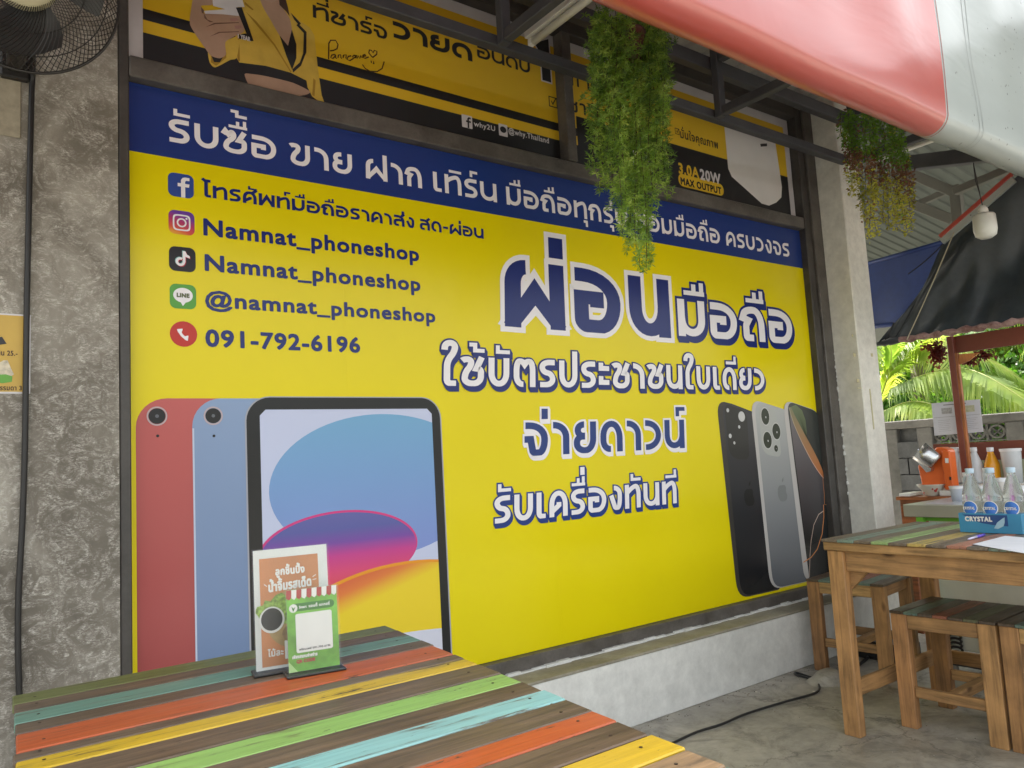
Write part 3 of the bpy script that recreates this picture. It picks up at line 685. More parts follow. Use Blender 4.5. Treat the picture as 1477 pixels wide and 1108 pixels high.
flat(tb, [(xb, 0.379), (xb+0.006, 0.379), (xb+0.006, zt-0.11), (xb, zt-0.11)], vinyl('tablet_edge_pale', (0.50, 0.56, 0.70, 1)), 1.9, 'edge_line')
tk = tablet(xc-0.006, xd+0.006, zt+0.004, 0.093, vinyl('tablet_rim', (0.36, 0.37, 0.42, 1)), 2.2, 'printed_tablet')
flat(tk, [(x, z) for x, z in [(xc, 0.379), (xd, 0.379)] + [(xd-0.088+0.088*math.cos(math.radians(a)), zt-0.088+0.088*math.sin(math.radians(a))) for a in range(0, 91, 11)] + [(xc+0.088+0.088*math.cos(math.radians(a)), zt-0.088+0.088*math.sin(math.radians(a))) for a in range(90, 181, 11)]], vinyl('tablet_bezel', (0.017, 0.018, 0.019, 1)), 2.6, 'bezel')
sx0 = B(377, 740).x; sx1 = B(628, 740).x; sz1 = B(500, 590.5).z; sz0 = 0.379; rc = 0.022
scr = [(sx0, sz0), (sx1, sz0), (sx1, sz1-rc), (sx1-rc, sz1), (sx0+rc, sz1), (sx0, sz1-rc)]
flat(tk, scr, vinyl('screen_pale', (0.52, 0.57, 0.76, 1)), 3.0, 'screen')
def clip(pts):
    def cl(ps, f, inter):
        out = []
        for i in range(len(ps)):
            a, b2 = ps[i-1], ps[i]
            fa, fb = f(a), f(b2)
            if fa != fb: out.append(inter(a, b2))
            if fb: out.append(b2)
        return out
    lx = lambda v: (lambda a, b2: (v, a[1]+(b2[1]-a[1])*(v-a[0])/(b2[0]-a[0])))
    lz = lambda v: (lambda a, b2: (a[0]+(b2[0]-a[0])*(v-a[1])/(b2[1]-a[1]), v))
    pts = cl(pts, lambda p: p[0] >= sx0, lx(sx0)); pts = cl(pts, lambda p: p[0] <= sx1, lx(sx1))
    pts = cl(pts, lambda p: p[1] >= sz0, lz(sz0)); pts = cl(pts, lambda p: p[1] <= sz1, lz(sz1)); return pts
def ell(cx, cz, rx, rz, rot=0, n=72, a0=0, a1=360):
    out = []
    for k in range(n):
        a = math.radians(a0+(a1-a0)*k/n); x, z = rx*math.cos(a), rz*math.sin(a); c_, s_ = math.cos(rot), math.sin(rot)
        out.append((cx+x*c_-z*s_, cz+x*s_+z*c_))
    return out
e0 = bx(387, 707); e1 = bx(549, 594); e2 = bx(490, 757)
ecx = (e1[0]); rx = ecx-e0[0]; ecz = e0[1]; rz = e1[1]-ecz
flat(tk, clip(ell(ecx, ecz-0.01, rx*1.0, rz*1.0)), vinyl('shape_blue', (0.17, 0.38, 0.60, 1), (0.20, 0.27, 0.60, 1)), 3.4, 'printed_shape')
p0 = bx(379, 762); p1 = bx(491, 735); p2 = bx(599, 784); p3 = bx(487, 838)
pcx = p1[0]; pcz = (p1[1]+p3[1])/2; prx = p2[0]-pcx; prz = p1[1]-pcz
g_, t_, b_ = new_mat('shape_purple')
tc_ = t_.nodes.new('ShaderNodeTexCoord'); se = t_.nodes.new('ShaderNodeSeparateXYZ'); t_.links.new(tc_.outputs['Generated'], se.inputs[0])
rr_ = ramp(t_, se.outputs['Z'], [(0.0, (0.60, 0.06, 0.05)), (0.25, (0.62, 0.045, 0.16)), (0.45, (0.50, 0.03, 0.24)), (0.62, (0.16, 0.05, 0.33)), (0.8, (0.08, 0.09, 0.33)), (1.0, (0.10, 0.10, 0.34))]); t_.links.new(rr_.outputs[0], b_.inputs['Base Color']); b_.inputs['Roughness'].default_value = 0.33
flat(tk, clip(ell(pcx, pcz-0.02, prx*1.02, prz*1.12)), vinyl('shape_pink_rim', (0.60, 0.05, 0.22, 1)), 3.8, 'printed_shape')
flat(tk, clip(ell(pcx, pcz-0.026, prx*1.0, prz*1.10)), g_, 4.2, 'printed_shape')
y0 = bx(484, 839); y1 = bx(600, 809); y2 = bx(634, 812); w0 = bx(500, 905)
ylw, t_, b_ = new_mat('shape_yellow')
tc_ = t_.nodes.new('ShaderNodeTexCoord'); se = t_.nodes.new('ShaderNodeSeparateXYZ'); t_.links.new(tc_.outputs['Generated'], se.inputs[0])
mm = nd(t_, 'ShaderNodeMath', operation='MULTIPLY_ADD'); mm.inputs[1].default_value = 0.45; t_.links.new(se.outputs['X'], mm.inputs[0]); mz = nd(t_, 'ShaderNodeMath', operation='SUBTRACT'); mz.inputs[0].default_value = 1.0; t_.links.new(se.outputs['Z'], mz.inputs[1]); t_.links.new(mz.outputs[0], mm.inputs[2])
rr_ = ramp(t_, mm.outputs[0], [(0.15, (0.50, 0.035, 0.03)), (0.36, (0.66, 0.17, 0.03)), (0.52, (0.74, 0.56, 0.01))]); t_.links.new(rr_.outputs[0], b_.inputs['Base Color']); b_.inputs['Roughness'].default_value = 0.33
flat(tk, clip(ell(y1[0]-0.05, y1[1]-0.34, 0.62, 0.345)), vinyl('shape_orange_rim', (0.75, 0.30, 0.02, 1)), 4.6, 'printed_shape')
flat(tk, clip(ell(y1[0]-0.045, y1[1]-0.352, 0.62, 0.345)), ylw, 5.0, 'printed_shape')
wl = bx(634, 905)
flat(tk, clip(ell(wl[0]-0.25, wl[1]-0.30, 0.9, 0.31)), vinyl('shape_white', (0.62, 0.64, 0.75, 1)), 5.4, 'printed_shape')

# printed phones at the right end of the banner
def quadstrip(par, left, right_, mat, lay, name):
    pts = [bx(*p) for p in left] + [bx(*p) for p in reversed(right_)]
    return flat(ban if par is None else par, pts, mat, lay, name)
def body_pts(tl, tr, br, bl, r):
    """rounded quad through four corner picks"""
    P = [Vector(bx(*q)) for q in (tl, tr, br, bl)]; out = []
    for i in range(4):
        a, c, b2 = P[i-1], P[i], P[(i+1) % 4]; rr = r[i]
        p_in = c + (a-c).normalized()*rr; p_out = c + (b2-c).normalized()*rr
        for k in range(7):
            t = k/6; out.append(tuple((p_in*(1-t)**2 + c*2*t*(1-t) + p_out*t*t)))
    return out
ph_dark = vinyl('phone_graphite', (0.045, 0.045, 0.05, 1), (0.013, 0.014, 0.016, 1)); ph_edge = vinyl('phone_edge_dark', (0.05, 0.045, 0.04, 1)); ph_sil = vinyl('phone_silver', (0.42, 0.43, 0.42, 1), (0.10, 0.11, 0.13, 1)); silver_edge = vinyl('phone_edge_silver', (0.50, 0.48, 0.46, 1)); blk = vinyl('lens_black', None)
a = flat(ban, body_pts((1032, 575), (1100, 600), (1125, 850), (1063, 864), (0.10, 0.03, 0.03, 0.10)), ph_edge, 1.2, 'printed_phone')
flat(a, body_pts((1040, 577), (1100, 600), (1125, 848), (1068, 861), (0.09, 0.03, 0.03, 0.09)), ph_dark, 1.6, 'phone_back')
flat(a, body_pts((1043, 581), (1076, 594), (1080, 664), (1051, 661), (0.06, 0.06, 0.05, 0.08)), vinyl('camera_plate_dark', (0.03, 0.03, 0.028, 1)), 2.0, 'camera_plate')
for (px, py, r) in ((1048.5, 592, 0.012), (1068.5, 601, 0.03), (1052, 629, 0.013), (1065, 616, 0.010), (1058, 639, 0.009)):
    x, z = bx(px, py); ring(a, x, z, r/2, r, vinyl('lens_sparkle', (0.55, 0.55, 0.55, 1)), 2.4, 'lens_glint')
s_ = flat(ban, body_pts((1081, 575), (1140, 594), (1166, 838), (1110, 851), (0.10, 0.03, 0.03, 0.10)), silver_edge, 2.8, 'printed_phone')
flat(s_, body_pts((1086, 577), (1140, 594), (1164, 838), (1114, 849), (0.10, 0.03, 0.03, 0.09)), ph_sil, 3.2, 'phone_back')
flat(s_, body_pts((1092, 582), (1118, 591), (1126, 660), (1098, 655), (0.06, 0.06, 0.05, 0.08)), vinyl('camera_plate_silver', (0.40, 0.41, 0.39, 1)), 3.6, 'camera_plate')
def lens(par, tl, br, lay):
    xm_ = (tl[0]+br[0])/2; ym_ = (tl[1]+br[1])/2; x0 = bx(tl[0]-0.5, ym_)[0]; x1 = bx(br[0]+0.5, ym_)[0]; z0 = bx(xm_, tl[1])[1]; z1 = bx(xm_, br[1])[1]; cx_, cz_ = (x0+x1)/2, (z0+z1)/2; rx_, rz_ = abs(x1-x0)/2, abs(z0-z1)/2
    flat(par, ell(cx_, cz_, rx_*1.12, rz_*1.12, n=28), vinyl('lens_ring_pale', (0.56, 0.56, 0.54, 1)), lay, 'lens_rim')
    flat(par, ell(cx_, cz_, rx_, rz_, n=28), vinyl('lens_green_black', (0.028, 0.036, 0.022, 1)), lay+0.4, 'camera_lens')
    flat(par, ell(cx_+rx_*0.1, cz_-rz_*0.1, rx_*0.13, rz_*0.13, n=10), vinyl('lens_sparkle', None), lay+0.8, 'lens_glint')
lens(s_, (1097, 589), (1107.5, 613), 4.0); lens(s_, (1113, 611), (1123.5, 634), 4.0); lens(s_, (1100, 623), (1111, 647), 4.0); lens(s_, (1115.5, 642), (1120, 652), 4.0)
f_ = flat(ban, body_pts((1127, 576), (1181, 594), (1197, 826), (1159, 840), (0.10, 0.10, 0.01, 0.08)), silver_edge, 4.4, 'printed_phone')
flat(f_, body_pts((1133, 578), (1181, 595), (1197, 824), (1166, 838), (0.08, 0.09, 0.01, 0.02)), vinyl('phone_screen_dark', (0.05, 0.055, 0.05, 1), (0.012, 0.012, 0.014, 1)), 4.8, 'phone_screen')
arc_ = [(1137, 588), (1140, 600), (1144, 612), (1149.5, 625), (1156, 639), (1163, 653), (1170, 666), (1177.5, 678), (1184, 687), (1189, 692)]
flat(f_, [bx(*p) for p in arc_ + [(1188, 715), (1186, 745), (1183, 775), (1159.5, 778), (1155, 740), (1150, 700), (1143.5, 650), (1138.5, 610)]], vinyl('screen_mauve', (0.17, 0.15, 0.16, 1), (0.021, 0.022, 0.022, 1)), 5.1, 'screen_graphic')
wd_ = [2, 4, 6, 7, 8, 8.5, 8, 6, 3.5, 0.5]
quadstrip(f_, arc_, [(p[0]+w_, p[1]-w_*0.4) for p, w_ in zip(arc_, wd_)], vinyl('screen_glow_orange', (0.20, 0.20, 0.11, 1), (0.50, 0.17, 0.06, 1)), 5.3, 'screen_graphic')
quadstrip(f_, [(p[0]-1.2, p[1]) for p in arc_], arc_, vinyl('screen_glow_line', (0.30, 0.28, 0.18, 1), (0.62, 0.36, 0.28, 1)), 5.5, 'screen_graphic')
quadstrip(f_, [(p[0]+w_, p[1]-w_*0.4) for p, w_ in zip(arc_, wd_)][:5], [(1146, 584), (1155, 592), (1160, 606), (1162, 622), (1162, 634)], vinyl('screen_glow_green', (0.13, 0.17, 0.085, 1), (0.06, 0.07, 0.04, 1)), 5.2, 'screen_graphic')
def ribbon(par, pts, wpx, mat, lay, name):
    P = [Vector(bx(*q)) for q in pts]; vs = []
    for i, p in enumerate(P):
        d = (P[min(i+1, len(P)-1)]-P[max(i-1, 0)]).normalized(); nrm = Vector((-d.y, d.x))*wpx
        for q in (p-nrm, p+nrm): vs.append((q.x, BYP-lay*0.0009, q.y))
    g = MB(); g.add(vs, [(2*k, 2*k+1, 2*k+3, 2*k+2) for k in range(len(P)-1)]); return g.build(name, mat, par)
OR = vinyl('screen_orange_line', (0.60, 0.24, 0.09, 1))
ribbon(f_, [(1186, 728), (1186.5, 745), (1184, 770), (1177, 792), (1168, 804), (1157, 811)], 0.0035, OR, 5.6, 'screen_graphic')
ribbon(f_, [(1186, 737), (1179, 742), (1172, 757), (1168, 780), (1166.5, 800), (1165.5, 832)], 0.003, vinyl('screen_pale_line', (0.48, 0.36, 0.30, 1)), 5.6, 'screen_graphic')
ribbon(f_, [(1185, 690), (1187, 712), (1187.5, 728), (1191, 728)], 0.002, OR, 5.6, 'screen_graphic')
# fruit shaped emblems on the two backs
def fruit(par, px, py, s, mat, lay):
    x, z = bx(px, py)
    pts = []
    for k in range(36):
        a = math.radians(10*k); r = 1.0
        r -= 0.22*max(0, math.cos(a-math.radians(90)))**6; r -= 0.12*max(0, math.cos(a-math.radians(270)))**8
        r -= 0.34*max(0, math.cos(a-math.radians(8)))**10
        pts.append((x+s*0.86*r*math.cos(a), z+s*r*math.sin(a)))
    flat(par, pts, mat, lay, 'emblem')
    flat(par, [(x+s*0.02, z+s*1.05), (x+s*0.06, z+s*1.35), (x+s*0.34, z+s*1.62), (x+s*0.30, z+s*1.25)], mat, lay, 'emblem')
fruit(a, 1080, 717, 0.058, vinyl('emblem_dark', (0.018, 0.018, 0.018, 1)), 2.4)
fruit(s_, 1127.5, 711, 0.058, vinyl('emblem_grey', (0.20, 0.21, 0.21, 1)), 4.0)

# ================================================================== UPPER POSTER
UY = 2.852
def U(px, py):
    p = on_y(px, py, 2.855); return p.x, p.z
pos = thing('charger_poster', 'yellow and black phone charger poster behind the upper window frame', 'poster')
PW = plain('poster_white', (0.62, 0.60, 0.62, 1), 0.5); PY_ = plain('poster_yellow', (0.70, 0.45, 0.014, 1), 0.45, var=0.08, nscale=2); PK = plain('poster_black', (0.014, 0.014, 0.016, 1), 0.4)
def uf(pts, mat, lay, name, par=None):
    g = MB(); g.poly([(x, UY-lay*0.0008, z) for x, z in pts]); return g.build(name, mat, par or pos)
g = MB(); g.box((0.48, UY, 2.70), (4.50, UY+0.006, 3.402)); g.build('panel', PW, pos)
ux0 = U(206, 60)[0]; ux1 = U(1128, 180)[0]
zs = U(700, 118)[1]      # split between yellow and black
def zl(px, py): return U(px, py)[1]
z_blk = (zl(480, 128) + zl(760, 183))/2
uf([(ux0, 2.70), (2.60, 2.70), (2.60, 3.344), (ux0, 3.344)], PY_, 0.5, 'yellow_field')
uf([(ux0, 2.70), (2.60, 2.70), (2.60, z_blk), (ux0, z_blk)], PK, 1.0, 'black_field')
za = (zl(480, 102)+zl(790, 162))/2; 
uf([(ux0, za-0.002), (2.60, za-0.002), (2.60, za-0.045), (ux0, za-0.045)], PK, 1.0, 'black_line')
z_b2 = (zl(970, 213)+zl(1130, 250))/2
uf([(2.60, 2.70), (ux1, 2.70), (ux1, 3.344), (2.60, 3.344)], PY_, 0.5, 'yellow_field')
uf([(2.60, 2.70), (ux1, 2.70), (ux1, z_b2), (2.60, z_b2)], PK, 1.0, 'black_field')
# printed figure: torso in a cropped yellow jacket, a hand holding a white charger
SK = plain('print_skin', (0.42, 0.27, 0.19, 1), 0.45, var=0.15, nscale=9); JK = plain('print_jacket', (0.62, 0.42, 0.06, 1), 0.45, var=0.2, nscale=9); JK2 = plain('print_jacket_dark', (0.36, 0.21, 0.02, 1), 0.45); HR = plain('print_hair', (0.06, 0.03, 0.02, 1), 0.5)
def q(x, y): return U(240+x/6.154, y/6.154)
fig = uf([q(*p) for p in ((640, -60), (640, 180), (610, 330), (520, 365), (530, 460), (560, 520), (620, 520), (645, 560), (880, 590), (1100, 650), (1240, 720), (1250, 780), (1290, 860), (1410, 950), (1430, 1000), (1375, 850), (1340, 600), (1310, 320), (1270, 250), (1180, 190), (1090, 110), (1000, -60))], JK, 1.5, 'printed_figure')
def crs(P, n_=5):
    out = []; m_ = len(P)
    for i in range(m_):
        p0, p1, p2, p3 = [Vector(P[(i+k) % m_]) for k in (-1, 0, 1, 2)]
        if (p2-p1).length < 12: out.append(tuple(p1)); continue
        for k in range(n_):
            t = k/n_; q0 = 0.5*((2*p1)+(-p0+p2)*t+(2*p0-5*p1+4*p2-p3)*t*t+(-p0+3*p1-3*p2+p3)*t**3); lin = p1.lerp(p2, t); out.append(tuple(q0*0.75+lin*0.25 if False else q0.lerp(lin, 0.3)))
    return out
def fg(pts, mat, lay, name='figure_detail'):
    if mat in (SK, JK): pts = crs(pts)
    return uf([q(*p) for p in pts], mat, lay, name, fig)
fg(((645, 560), (880, 590), (1100, 650), (1235, 722), (1250, 800), (1120, 735), (900, 680), (760, 660), (660, 650)), PK, 2.0)
fg(((690, 665), (760, 662), (900, 685), (1120, 740), (1270, 815), (1240, 845), (1140, 865), (900, 855), (750, 790)), SK, 2.0)
fg(((880, 855), (1140, 866), (1275, 835), (1310, 915), (1240, 960), (900, 905)), PK, 2.0)
fg(((820, -60), (850, 60), (925, 190), (1000, 320), (1075, 410), (1110, 290), (1090, 170), (1020, 60), (1000, -60)), SK, 2.4)
fg(((840, -60), (870, 12), (930, 32), (985, 8), (1000, -60)), plain('print_skin_light', (0.50, 0.33, 0.25, 1), 0.45), 2.8)
fg(((990, -60), (1000, 50), (1060, 110), (1090, 150), (1075, 70), (1040, -60)), HR, 2.8)
fg(((1000, 320), (1075, 412), (1110, 270), (1150, 400), (1150, 520), (1112, 625), (1060, 500)), PK, 2.8)
fg(((1115, 620), (1180, 560), (1210, 480), (1215, 300), (1150, 230), (1165, 215), (1240, 290), (1238, 470), (1190, 590), (1120, 650)), PK, 3.0)
fg(((1100, 120), (1140, 160), (1190, 215), (1175, 232), (1130, 180)), PK, 3.0)
fg(((700, 110), (800, 200), (960, 400), (1105, 640), (1098, 650), (950, 410), (785, 215)), JK2, 3.0)
fg(((690, 20), (770, 90), (760, 98), (690, 45)), JK2, 3.0)
fg(((640, 330), (650, 550), (632, 545), (615, 420)), JK2, 3.0)
fg(((1300, 700), (1290, 850), (1310, 860), (1320, 720)), JK2, 3.0)
fg(((365, 470), (380, 560), (430, 605), (560, 540), (620, 520), (640, 360), (520, 360), (530, 470), (470, 560), (420, 560), (395, 500)), JK, 3.2)
fg(((395, 500), (420, 558), (470, 560), (528, 470), (528, 520), (440, 590), (390, 560)), JK2, 3.4)
hand = fg(((250, -40), (215, 100), (205, 220), (260, 320), (330, 420), (390, 500), (470, 525), (525, 490), (520, 380), (600, 330), (680, 290), (690, 210), (640, 140), (400, 110), (330, 130), (300, 60), (400, 50), (400, 0)), SK, 3.6, 'printed_hand')
dk = plain('print_skin_dark', (0.20, 0.115, 0.085, 1), 0.45)
for pts in (((340, 250), (420, 210), (640, 205), (640, 212), (430, 222)), ((375, 335), (460, 290), (640, 285), (640, 292), (470, 300)), ((330, 130), (360, 180), (420, 205), (380, 205), (335, 170)), ((300, 60), (330, 100), (325, 130), (310, 120))):
    fg(pts, dk, 3.9)
fg(((560, 170), (620, 165), (640, 185), (600, 200), (565, 195)), plain('print_nail', (0.40, 0.22, 0.19, 1), 0.4), 4.0); fg(((600, 235), (655, 232), (668, 250), (640, 265), (605, 262)), plain('print_nail', None), 4.0)
fg(((400, -60), (410, 60), (520, 90), (330, 105), (340, 130), (500, 135), (640, 150), (625, 70), (690, 70), (650, -60)), PW, 4.2)
fg(((612, 75), (665, 72), (770, 372), (730, 372), (700, 290)), PK, 4.5)
fg(((640, 315), (700, 305), (745, 345), (740, 360), (640, 352)), PK, 4.6)
zz = U(345, 54)
write(fig, '1 YEAR', q(632, 340)[0], q(738, 345)[0], q(632, 345)[1], 0.016, [(0.001, PW, 0, 0, 0)], UY-0.0042, ref='E', track=0.05)
# words on the poster
def uw(s, l, r, top, bot, mat, stroke=0.036, ref='\u0e19', track=0.06, extra=None, y_=None, **kw):
    (xl, _), (xr, _2) = U(l, bot[1]), U(r, bot[1]); h = U(*top)[1]-U(*bot)[1]
    L = [(h*stroke, mat, 0, 0, 1)]
    if extra: L = [(h*(stroke+extra[0]), extra[1], 0, 0, 0)] + L
    write(pos, s, xl, xr, U(*bot)[1], h, L, (y_ or UY)-0.0016, ref=ref, track=track, **kw)
def ub(s, l, r, top, bot, stroke=0.24, asp=1.2, track=0.12, extra=0):
    h = U(*top)[1]-U(*bot)[1]; L = [(0, PK, 0, 0, 1)]
    if extra: L = [(extra, PW, 0, 0, 0)] + L
    bold(pos, s, U(l, bot[1])[0], U(r, bot[1])[0], U(*bot)[1], h, L, UY-0.0016, stroke=stroke, asp=asp, track=track)
ub('ที่ชาร์จ', 451, 557, (468, 13), (468, 31), 0.22)
ub('วายด', 566, 679, (572, 33), (572, 56), 0.26, 1.3)
ub('อันดับ', 688, 763, (700, 70), (700, 87), 0.20)
ub('1', 776, 794, (785, 78), (785, 117), 0.32, 1.2, extra=0.05)
uw('ที่ แรง', 824, 880, (830, 110), (830, 125), PK, 0.03)
uw('ชาร์จเร็ว', 822, 905, (830, 148), (830, 163), PK, 0.03)
uw('มั่นใจคุณภาพ', 981, 1034, (990, 193), (990, 202), PK, 0.03)
uw('3.0A', 979, 1007, (990, 239), (990, 253), PY_, 0.05, ref='A'); uw('20W', 1010, 1038, (1018, 247), (1018, 261), PW, 0.05, ref='W')
pl0 = U(978, 262); pl1 = U(1043, 275)
uf(rounded((pl0[0]+pl1[0])/2, (U(1010, 267)[1]), pl1[0]-pl0[0], 0.075, 0.036), PY_, 1.5, 'yellow_pill')
uw('MAX OUTPUT', 982, 1039, (1010, 264), (1010, 273), PK, 0.06, ref='M')
uw('USB-A', 905, 935, (930, 222), (930, 232), PW, 0.05, ref='A'); uw('WATTA', 905, 940, (930, 238), (930, 246), PW, 0.05, ref='A')
# tick boxes
for (px, py, s) in ((797, 148, 0.045), (976, 190, 0.03)):
    x, z = U(px, py)
    for r in (((-1, -1), (1, -1), (1, -.8), (-1, -.8)), ((-1, .8), (1, .8), (1, 1), (-1, 1)), ((-1, -1), (-.8, -1), (-.8, 1), (-1, 1)), ((.8, -1), (1, -1), (1, 1), (.8, 1)), ((-.5, .1), (-.1, -.6), (.8, .8), (.6, .9), (-.1, -.2), (-.35, .25))):
        uf([(x+a_*s/1.6, z+b2*s/1.6) for a_, b2 in r], PK, 1.9 if r[0] == (-.5, .1) else 1.6, 'tick_box')
# social marks
x, z = U(673, 176); uf(rounded(x, z, 0.058, 0.062, 0.004), PW, 1.5, 'mark_square'); 
g = MB(); s5 = 0.03
g.poly([(x+a_*s5, UY-0.0018, z+b2*s5) for a_, b2 in ((0.05, -1), (0.35, -1), (0.35, -.1), (.7, -.1), (.7, .18), (.35, .18), (.38, .5), (.7, .5), (.7, .78), (.3, .78), (.05, .5), (.05, .18), (-.2, .18), (-.2, -.1), (.05, -.1))]); g.build('mark', PK, pos)
x, z = U(725, 188.5); uf(rounded(x, z, 0.052, 0.060, 0.004), PW, 1.5, 'mark_square'); uf(ell(x, z+0.003, 0.019, 0.016, n=20)[:], PK, 2.0, 'mark')
uw('why2U', 683, 713, (690, 177), (690, 184), PW, 0.03, ref='h'); uw('@why.Thailand', 733, 790, (740, 187), (740, 194.5), PW, 0.03, ref='h')
# signature scribble, heart and smile
def ul(pts, wd, mat=PK, lay=1.6):
    P = [Vector(U(320+x_/4.923, y_/4.923)) for x_, y_ in pts]; vs = []
    for i, p in enumerate(P):
        d = (P[min(i+1, len(P)-1)]-P[max(i-1, 0)]); d = d.normalized() if d.length > 0 else Vector((1, 0)); nn = Vector((-d.y, d.x))*wd
        vs += [(p.x-nn.x, UY-lay*0.0008, p.y-nn.y), (p.x+nn.x, UY-lay*0.0008, p.y+nn.y)]
    g = MB(); g.add(vs, [(2*k, 2*k+1, 2*k+3, 2*k+2) for k in range(len(P)-1)]); g.build('signature_stroke', mat, pos)
INK = plain('print_ink', (0.06, 0.025, 0.01, 1), 0.5)
for st in (((755, 425), (757, 310)), ((755, 315), (770, 290), (805, 290), (822, 320), (815, 350), (790, 362), (765, 365)),
           ((800, 390), (778, 395), (770, 412), (785, 420), (800, 405), (803, 390), (806, 415), (815, 420)), ((822, 415), (825, 395), (840, 392), (843, 415), (850, 420)),
           ((858, 415), (862, 395), (880, 392), (878, 420)), ((915, 400), (895, 405), (885, 425), (905, 435), (930, 420)), ((940, 395), (925, 405), (930, 418), (945, 410), (945, 395), (950, 418)),
           ((955, 395), (958, 418), (970, 400), (975, 420), (985, 398), (992, 415)), ((995, 405), (1020, 400), (1015, 390), (1000, 395), (998, 412), (1015, 418), (1040, 408)),
           ((1068, 412), (1040, 380), (1045, 358), (1060, 362), (1070, 378), (1080, 362), (1098, 368), (1096, 390), (1068, 412)), ((1057, 435), (1059, 452)), ((1072, 458), (1076, 438), (1078, 458)),
           ((995, 462), (1015, 490), (1050, 510), (1100, 512), (1135, 490), (1150, 440))):
    ul(st, 0.0028, INK)
# printed white charger
def q2(x, y): return U(940+x/6.714, 160+y/6.714)
ch = uf([q2(*p) for p in ((695, 120), (715, 330), (735, 560), (770, 640), (860, 720), (1060, 900), (1130, 920), (1200, 890), (1250, 840), (1255, 740), (1220, 500), (1190, 300), (1150, 230))], plain('print_charger', (0.72, 0.70, 0.68, 1), 0.4, var=0.05), 1.8, 'printed_charger')
uf([q2(*p) for p in ((1045, 322), (1110, 318), (1112, 345), (1050, 350))], PK, 2.4, 'charger_port', ch)

# ================================================================== SMALL WALL POSTER (left edge)
wp = thing('wall_poster', 'small yellow price poster on the grey plaster wall behind the black cord', 'poster')
WPY = 2.7975
def W(px, py, l=0): p = on_y(px, py, WPY); return (p.x, WPY-l*0.0008, p.z)
pr, pt, pb = W(44.5, 453)[0], W(20, 453)[2], W(20, 568)[2]
g = MB(); g.box((pr-0.42, WPY, pb), (pr, WPY+0.0024, pt)); g.build('paper', PW, wp)
g = MB(); g.box((pr-0.41, WPY-0.0008, pb+0.006), (pr-0.008, WPY-0.0001, pt-0.005)); g.build('yellow_field', plain('poster_ochre', (0.55, 0.36, 0.07, 1), 0.5), wp)
g = MB(); g.poly([W(-10, 487, 2), W(3, 486, 2), W(9.5, 496, 2), W(-10, 499, 2)]); g.build('printed_tray', PK, wp)
g = MB(); g.poly([W(-5, 541, 2), W(8, 540, 2), W(18, 543, 2), W(17, 551, 2), (W(4, 553, 2)), W(-5, 552, 2)]); g.build('printed_bowl', plain('print_green', (0.13, 0.36, 0.05, 1), 0.5), wp)
g = MB(); g.poly([W(-5, 525, 1.6), W(5, 520, 1.6), W(11, 520, 1.6), W(16, 532, 1.6), W(20, 540, 1.6), W(12, 546, 1.6), W(-5, 542, 1.6)]); g.build('printed_food', plain('print_food', (0.62, 0.55, 0.42, 1), 0.5, var=0.5, nscale=60), wp)
write(wp, 'าน 25.-', W(-3, 512)[0], W(25, 513)[0], W(10, 513)[2], 0.012, [(0.0006, INK, 0, 0, 0)], WPY-0.0014)
write(wp, 'ธรรมดา 3', W(-5, 562)[0], W(31, 563)[0], W(10, 563)[2], 0.011, [(0.0006, INK, 0, 0, 0)], WPY-0.0014)

# ================================================================== WALL FAN
FC = Vector((0.141, 2.36, 2.612)); FR = 0.232
fan = thing('wall_fan', 'black round wall fan with cream hub at the top left corner', 'fan')
ax = Vector((-0.08, -0.95, -0.20)).normalized()
u_ = ax.cross(Vector((0, 0, 1))).normalized(); v_ = u_.cross(ax).normalized()
BKM = plain('fan_black', (0.018, 0.016, 0.015, 1), 0.4); 
def fp(r, a, d): return FC + u_*(r*math.cos(a)) + v_*(r*math.sin(a)) + ax*d
g = MB()
for k in range(96):
    a0 = 2*math.pi*k/96
    pts = [fp(FR*(0.24+0.76*t), a0+0.85*t, 0.075*math.sqrt(max(0, 1-t**2.6))) for t in [i/7 for i in range(8)]]
    g.tube(pts, 0.0013, 3, cap=False)
g.build('front_guard', BKM, fan, kind='stuff')
g = MB()
for k in range(70):
    a0 = 2*math.pi*k/70
    g.tube([fp(FR*(0.3+0.7*t), a0-0.4*t, -0.085*math.sqrt(max(0, 1-t**3))) for t in [i/5 for i in range(6)]], 0.0011, 3, cap=False)
g.build('rear_guard', BKM, fan, kind='stuff')
for rr_0, d, th in ((FR, 0.0, 0.0045), (FR*0.995, -0.008, 0.0035)):
    g = MB(); g.tube([fp(rr_0, 2*math.pi*k/64, d) for k in range(65)], th, 6, cap=False); g.build('guard_rim', BKM, fan, smooth=True)
for rf in (0.62, 0.86):
    g = MB(); g.tube([fp(FR*rf, 2*math.pi*k/48, 0.075*math.sqrt(1-rf**2.6)) for k in range(49)], 0.0016, 4, cap=False); g.build('guard_ring', BKM, fan)
g = MB(); g.lathe([(0.0, 0.092), (0.045, 0.090), (0.070, 0.084), (0.084, 0.070), (0.084, 0.05)], FC, 32, axis=ax); g.build('hub_cap', plain('hub_cream', (0.50, 0.46, 0.30, 1), 0.35), fan, smooth=True)
g = MB()
for rr_1, w0_ in ((0.055, 0.9),):
    for a0 in (3.7, 5.2): g.tube([fp(rr_1, a0+w0_*k/8-0.45, 0.0885) for k in range(9)], 0.0016, 4)
g.build('hub_mark', BKM, fan)
BLD = plain('blade_smoke', (0.03, 0.032, 0.032, 1), 0.3)
